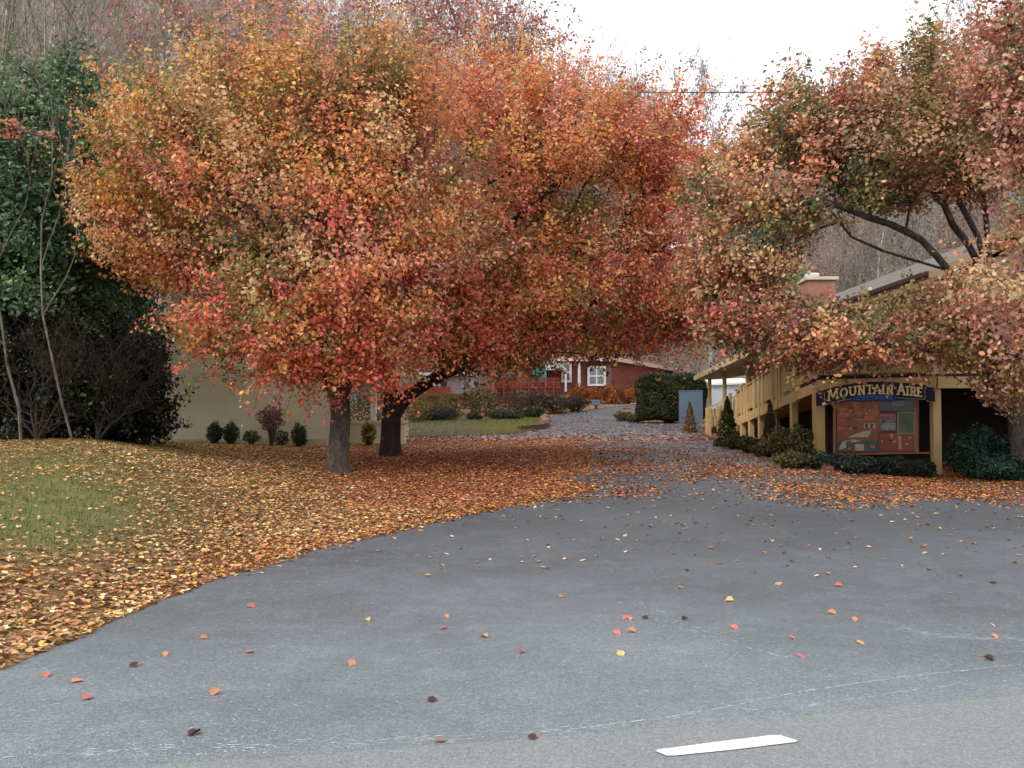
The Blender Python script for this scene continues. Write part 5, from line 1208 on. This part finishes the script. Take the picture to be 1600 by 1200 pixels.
# far understorey: one mass nobody could count
def woods():
    n = 3400; px = RS.uniform(-140, 1740, n); Y = RS.uniform(36, 190, n) ; X = (px - 800) / F * Y
    k = hill(X, Y) > .8; X, Y, px = X[k], Y[k], px[k]; n = len(X); Z = terr(X, Y)
    gap = (px > 1040) & (px < 1165); h = RS.uniform(5, 13, n) * np.where(gap, .35, 1)
    top_ok = proj(X, Y, Z + h * 1.15)[1] > np.interp(px, [-200, 700, 860, 1340, 1500], [-400, -100, 165, 165, -100]); h = np.where(top_ok, h, .6); A0, A1, r0, r1 = [], [], [], []
    b0 = np.column_stack([X, Y, Z - .2]); top = b0 + np.column_stack([RS.normal(size=n) * .5, RS.normal(size=n) * .5, h])
    A0.append(b0); A1.append(top); r0.append(.07 + .05 * RS.rand(n)); r1.append(np.full(n, .02))
    for j in range(26):
        t = RS.uniform(.25, .97, n)[:, None]; p = b0 + (top - b0) * t; a = RS.rand(n) * 6.28; l = (1.15 - t[:, 0]) * h * RS.uniform(.15, .42, n)
        q = p + np.column_stack([np.cos(a) * l, np.sin(a) * l, l * RS.uniform(.4, 1.5, n)]); A0.append(p); A1.append(q); r0.append(np.full(n, .028)); r1.append(np.full(n, .01))
        if j % 2: 
            m_ = (p + q) / 2; a2 = a + RS.choice([-1, 1], n) * .8; l2 = l * .5; q2 = m_ + np.column_stack([np.cos(a2) * l2, np.sin(a2) * l2, l2 * 1.1]); A0.append(m_); A1.append(q2); r0.append(np.full(n, .016)); r1.append(np.full(n, .008))
    V, L, Sz = segs(np.concatenate(A0), np.concatenate(A1), np.concatenate(r0), np.concatenate(r1), 3)
    props(link('far_woods', rawmesh('far_woods', V, loops=L, sizes=Sz), bkg), 'dense bare woodland covering the hillside', 'woodland', kind='stuff')
    # brown oak leaves still hanging in the undergrowth
    n = 70000; px = RS.uniform(-140, 1740, n); Y = RS.uniform(36, 170, n); X = (px - 800) / F * Y; k = (hill(X, Y) > .8) & ~((px > 1040) & (px < 1165)); X, Y = X[k], Y[k]; n = len(X)
    cl = RS.randint(0, n, n); X = X[cl] + RS.normal(size=n) * .9; Y = Y[cl] + RS.normal(size=n) * .9; Z = terr(X, Y) + RS.uniform(0, 1, n) ** 2 * 8 + .1
    o = leafobj('undergrowth', np.column_stack([X, Y, Z]), .3 * (.5 + RS.rand(n)), np.where((X < -.33 * Y)[:, None], pick(pal([(124, 126, 100), (138, 134, 108), (110, 112, 88)]), n), pick(pal([(150, 122, 100), (134, 116, 96), (164, 122, 96), (124, 120, 98)]), n)), leafmat('dry_leaf', .1, .7), rich=False)
    n = 34000; px = RS.uniform(520, 1160, n); Y = RS.uniform(84, 150, n); X = (px - 800) / F * Y; cl = RS.randint(0, n, n); X = X[cl] + RS.normal(size=n) * .8; Y = Y[cl] + RS.normal(size=n) * .8; k = Y > 92; X, Y = X[k], Y[k]; n = len(X)
    o2 = leafobj('brush', np.column_stack([X, Y, terr(X, Y) + 3.2 * RS.rand(n) ** 1.5]), .3 * (.5 + RS.rand(n)), pick(pal([(160, 104, 84), (148, 112, 92), (170, 124, 100), (124, 104, 84)]), n), leafmat('dry_leaf', .1, .7), rich=False)
    props(o2, 'reddish brown brush on the slope behind the ranch house', 'brush', kind='stuff')
    props(o, 'brown leaves hanging in the hillside undergrowth', 'undergrowth', kind='stuff')
woods()

# overhead wire
wp = []
for i in range(41):
    px = 560 + i * 24; q = P(px, 143 + 1.5 * math.sin(i / 40 * math.pi), 30); wp.append(q)
mb = MB(); chain_tube(mb, wp, [.02] * len(wp), 6)
props(mb.build('power_line', paint('wire_black', (60, 60, 62), .6, .05)), 'thin dark overhead wire crossing the sky between the crowns', 'wire')

# haze
HAZE = 0
if HAZE:
    m = bpy.data.materials.new('haze_air'); m.use_nodes = True; nt = m.node_tree; nt.nodes.clear(); o_ = N(nt, 'ShaderNodeOutputMaterial'); pv = N(nt, 'ShaderNodeVolumePrincipled')
    pv.inputs['Color'].default_value = (.93, .94, .97, 1); pv.inputs['Density'].default_value = HAZE; pv.inputs['Anisotropy'].default_value = .2; nt.links.new(pv.outputs[0], o_.inputs['Volume'])
    props(MB().box((-185, -70, -1.5), (185, 315, 112)).build('haze', m), 'thin pale autumn haze in the air', 'haze', kind='stuff')
# ================================================================ LIGHT, SKY, CAMERA
w = bpy.data.worlds.new('World'); scene.world = w; w.use_nodes = True; nt = w.node_tree; nt.nodes.clear()
SUN_EL, SUN_AZ = 40, 232     # azimuth clockwise from +Y: from behind the camera on the left
sky = N(nt, 'ShaderNodeTexSky', sky_type='NISHITA', sun_disc=False); sky.sun_elevation = math.radians(SUN_EL); sky.sun_rotation = math.radians(SUN_AZ); sky.dust_density = 4
hs = N(nt, 'ShaderNodeHueSaturation'); hs.inputs['Saturation'].default_value = .3; nt.links.new(sky.outputs[0], hs.inputs['Color'])
mx = mixc(nt, .72, hs.outputs[0], (8.2, 8.3, 8.5)); bg = N(nt, 'ShaderNodeBackground'); bg.inputs['Strength'].default_value = .135
nt.links.new(mx, bg.inputs[0]); ow = N(nt, 'ShaderNodeOutputWorld'); nt.links.new(bg.outputs[0], ow.inputs[0])
sl = bpy.data.lights.new('sun', 'SUN'); sl.energy = 1.0; sl.angle = math.radians(14); sl.color = (1, .96, .9); so = bpy.data.objects.new('sun', sl); COL.objects.link(so)
az, el = math.radians(SUN_AZ), math.radians(SUN_EL); sd = Vector((math.sin(az) * math.cos(el), math.cos(az) * math.cos(el), math.sin(el)))
so.rotation_euler = (-sd).to_track_quat('-Z', 'Y').to_euler(); so.location = (0, 0, 30)
cam = bpy.data.cameras.new('camera'); cam.sensor_width = 36; cam.lens = 36 * F / 1600; cam.clip_end = 2000; co = bpy.data.objects.new('camera', cam); COL.objects.link(co)
co.location = (0, 0, CAMZ); co.rotation_euler = (math.pi / 2 + PA, 0, 0); scene.camera = co
scene.view_settings.view_transform = 'Standard'; scene.view_settings.look = 'None'; scene.view_settings.gamma = 1; scene.view_settings.exposure = .72
scene.cycles.max_bounces = 5; scene.cycles.transparent_max_bounces = 4; scene.cycles.diffuse_bounces = 3; scene.cycles.caustics_reflective = False; scene.cycles.caustics_refractive = False
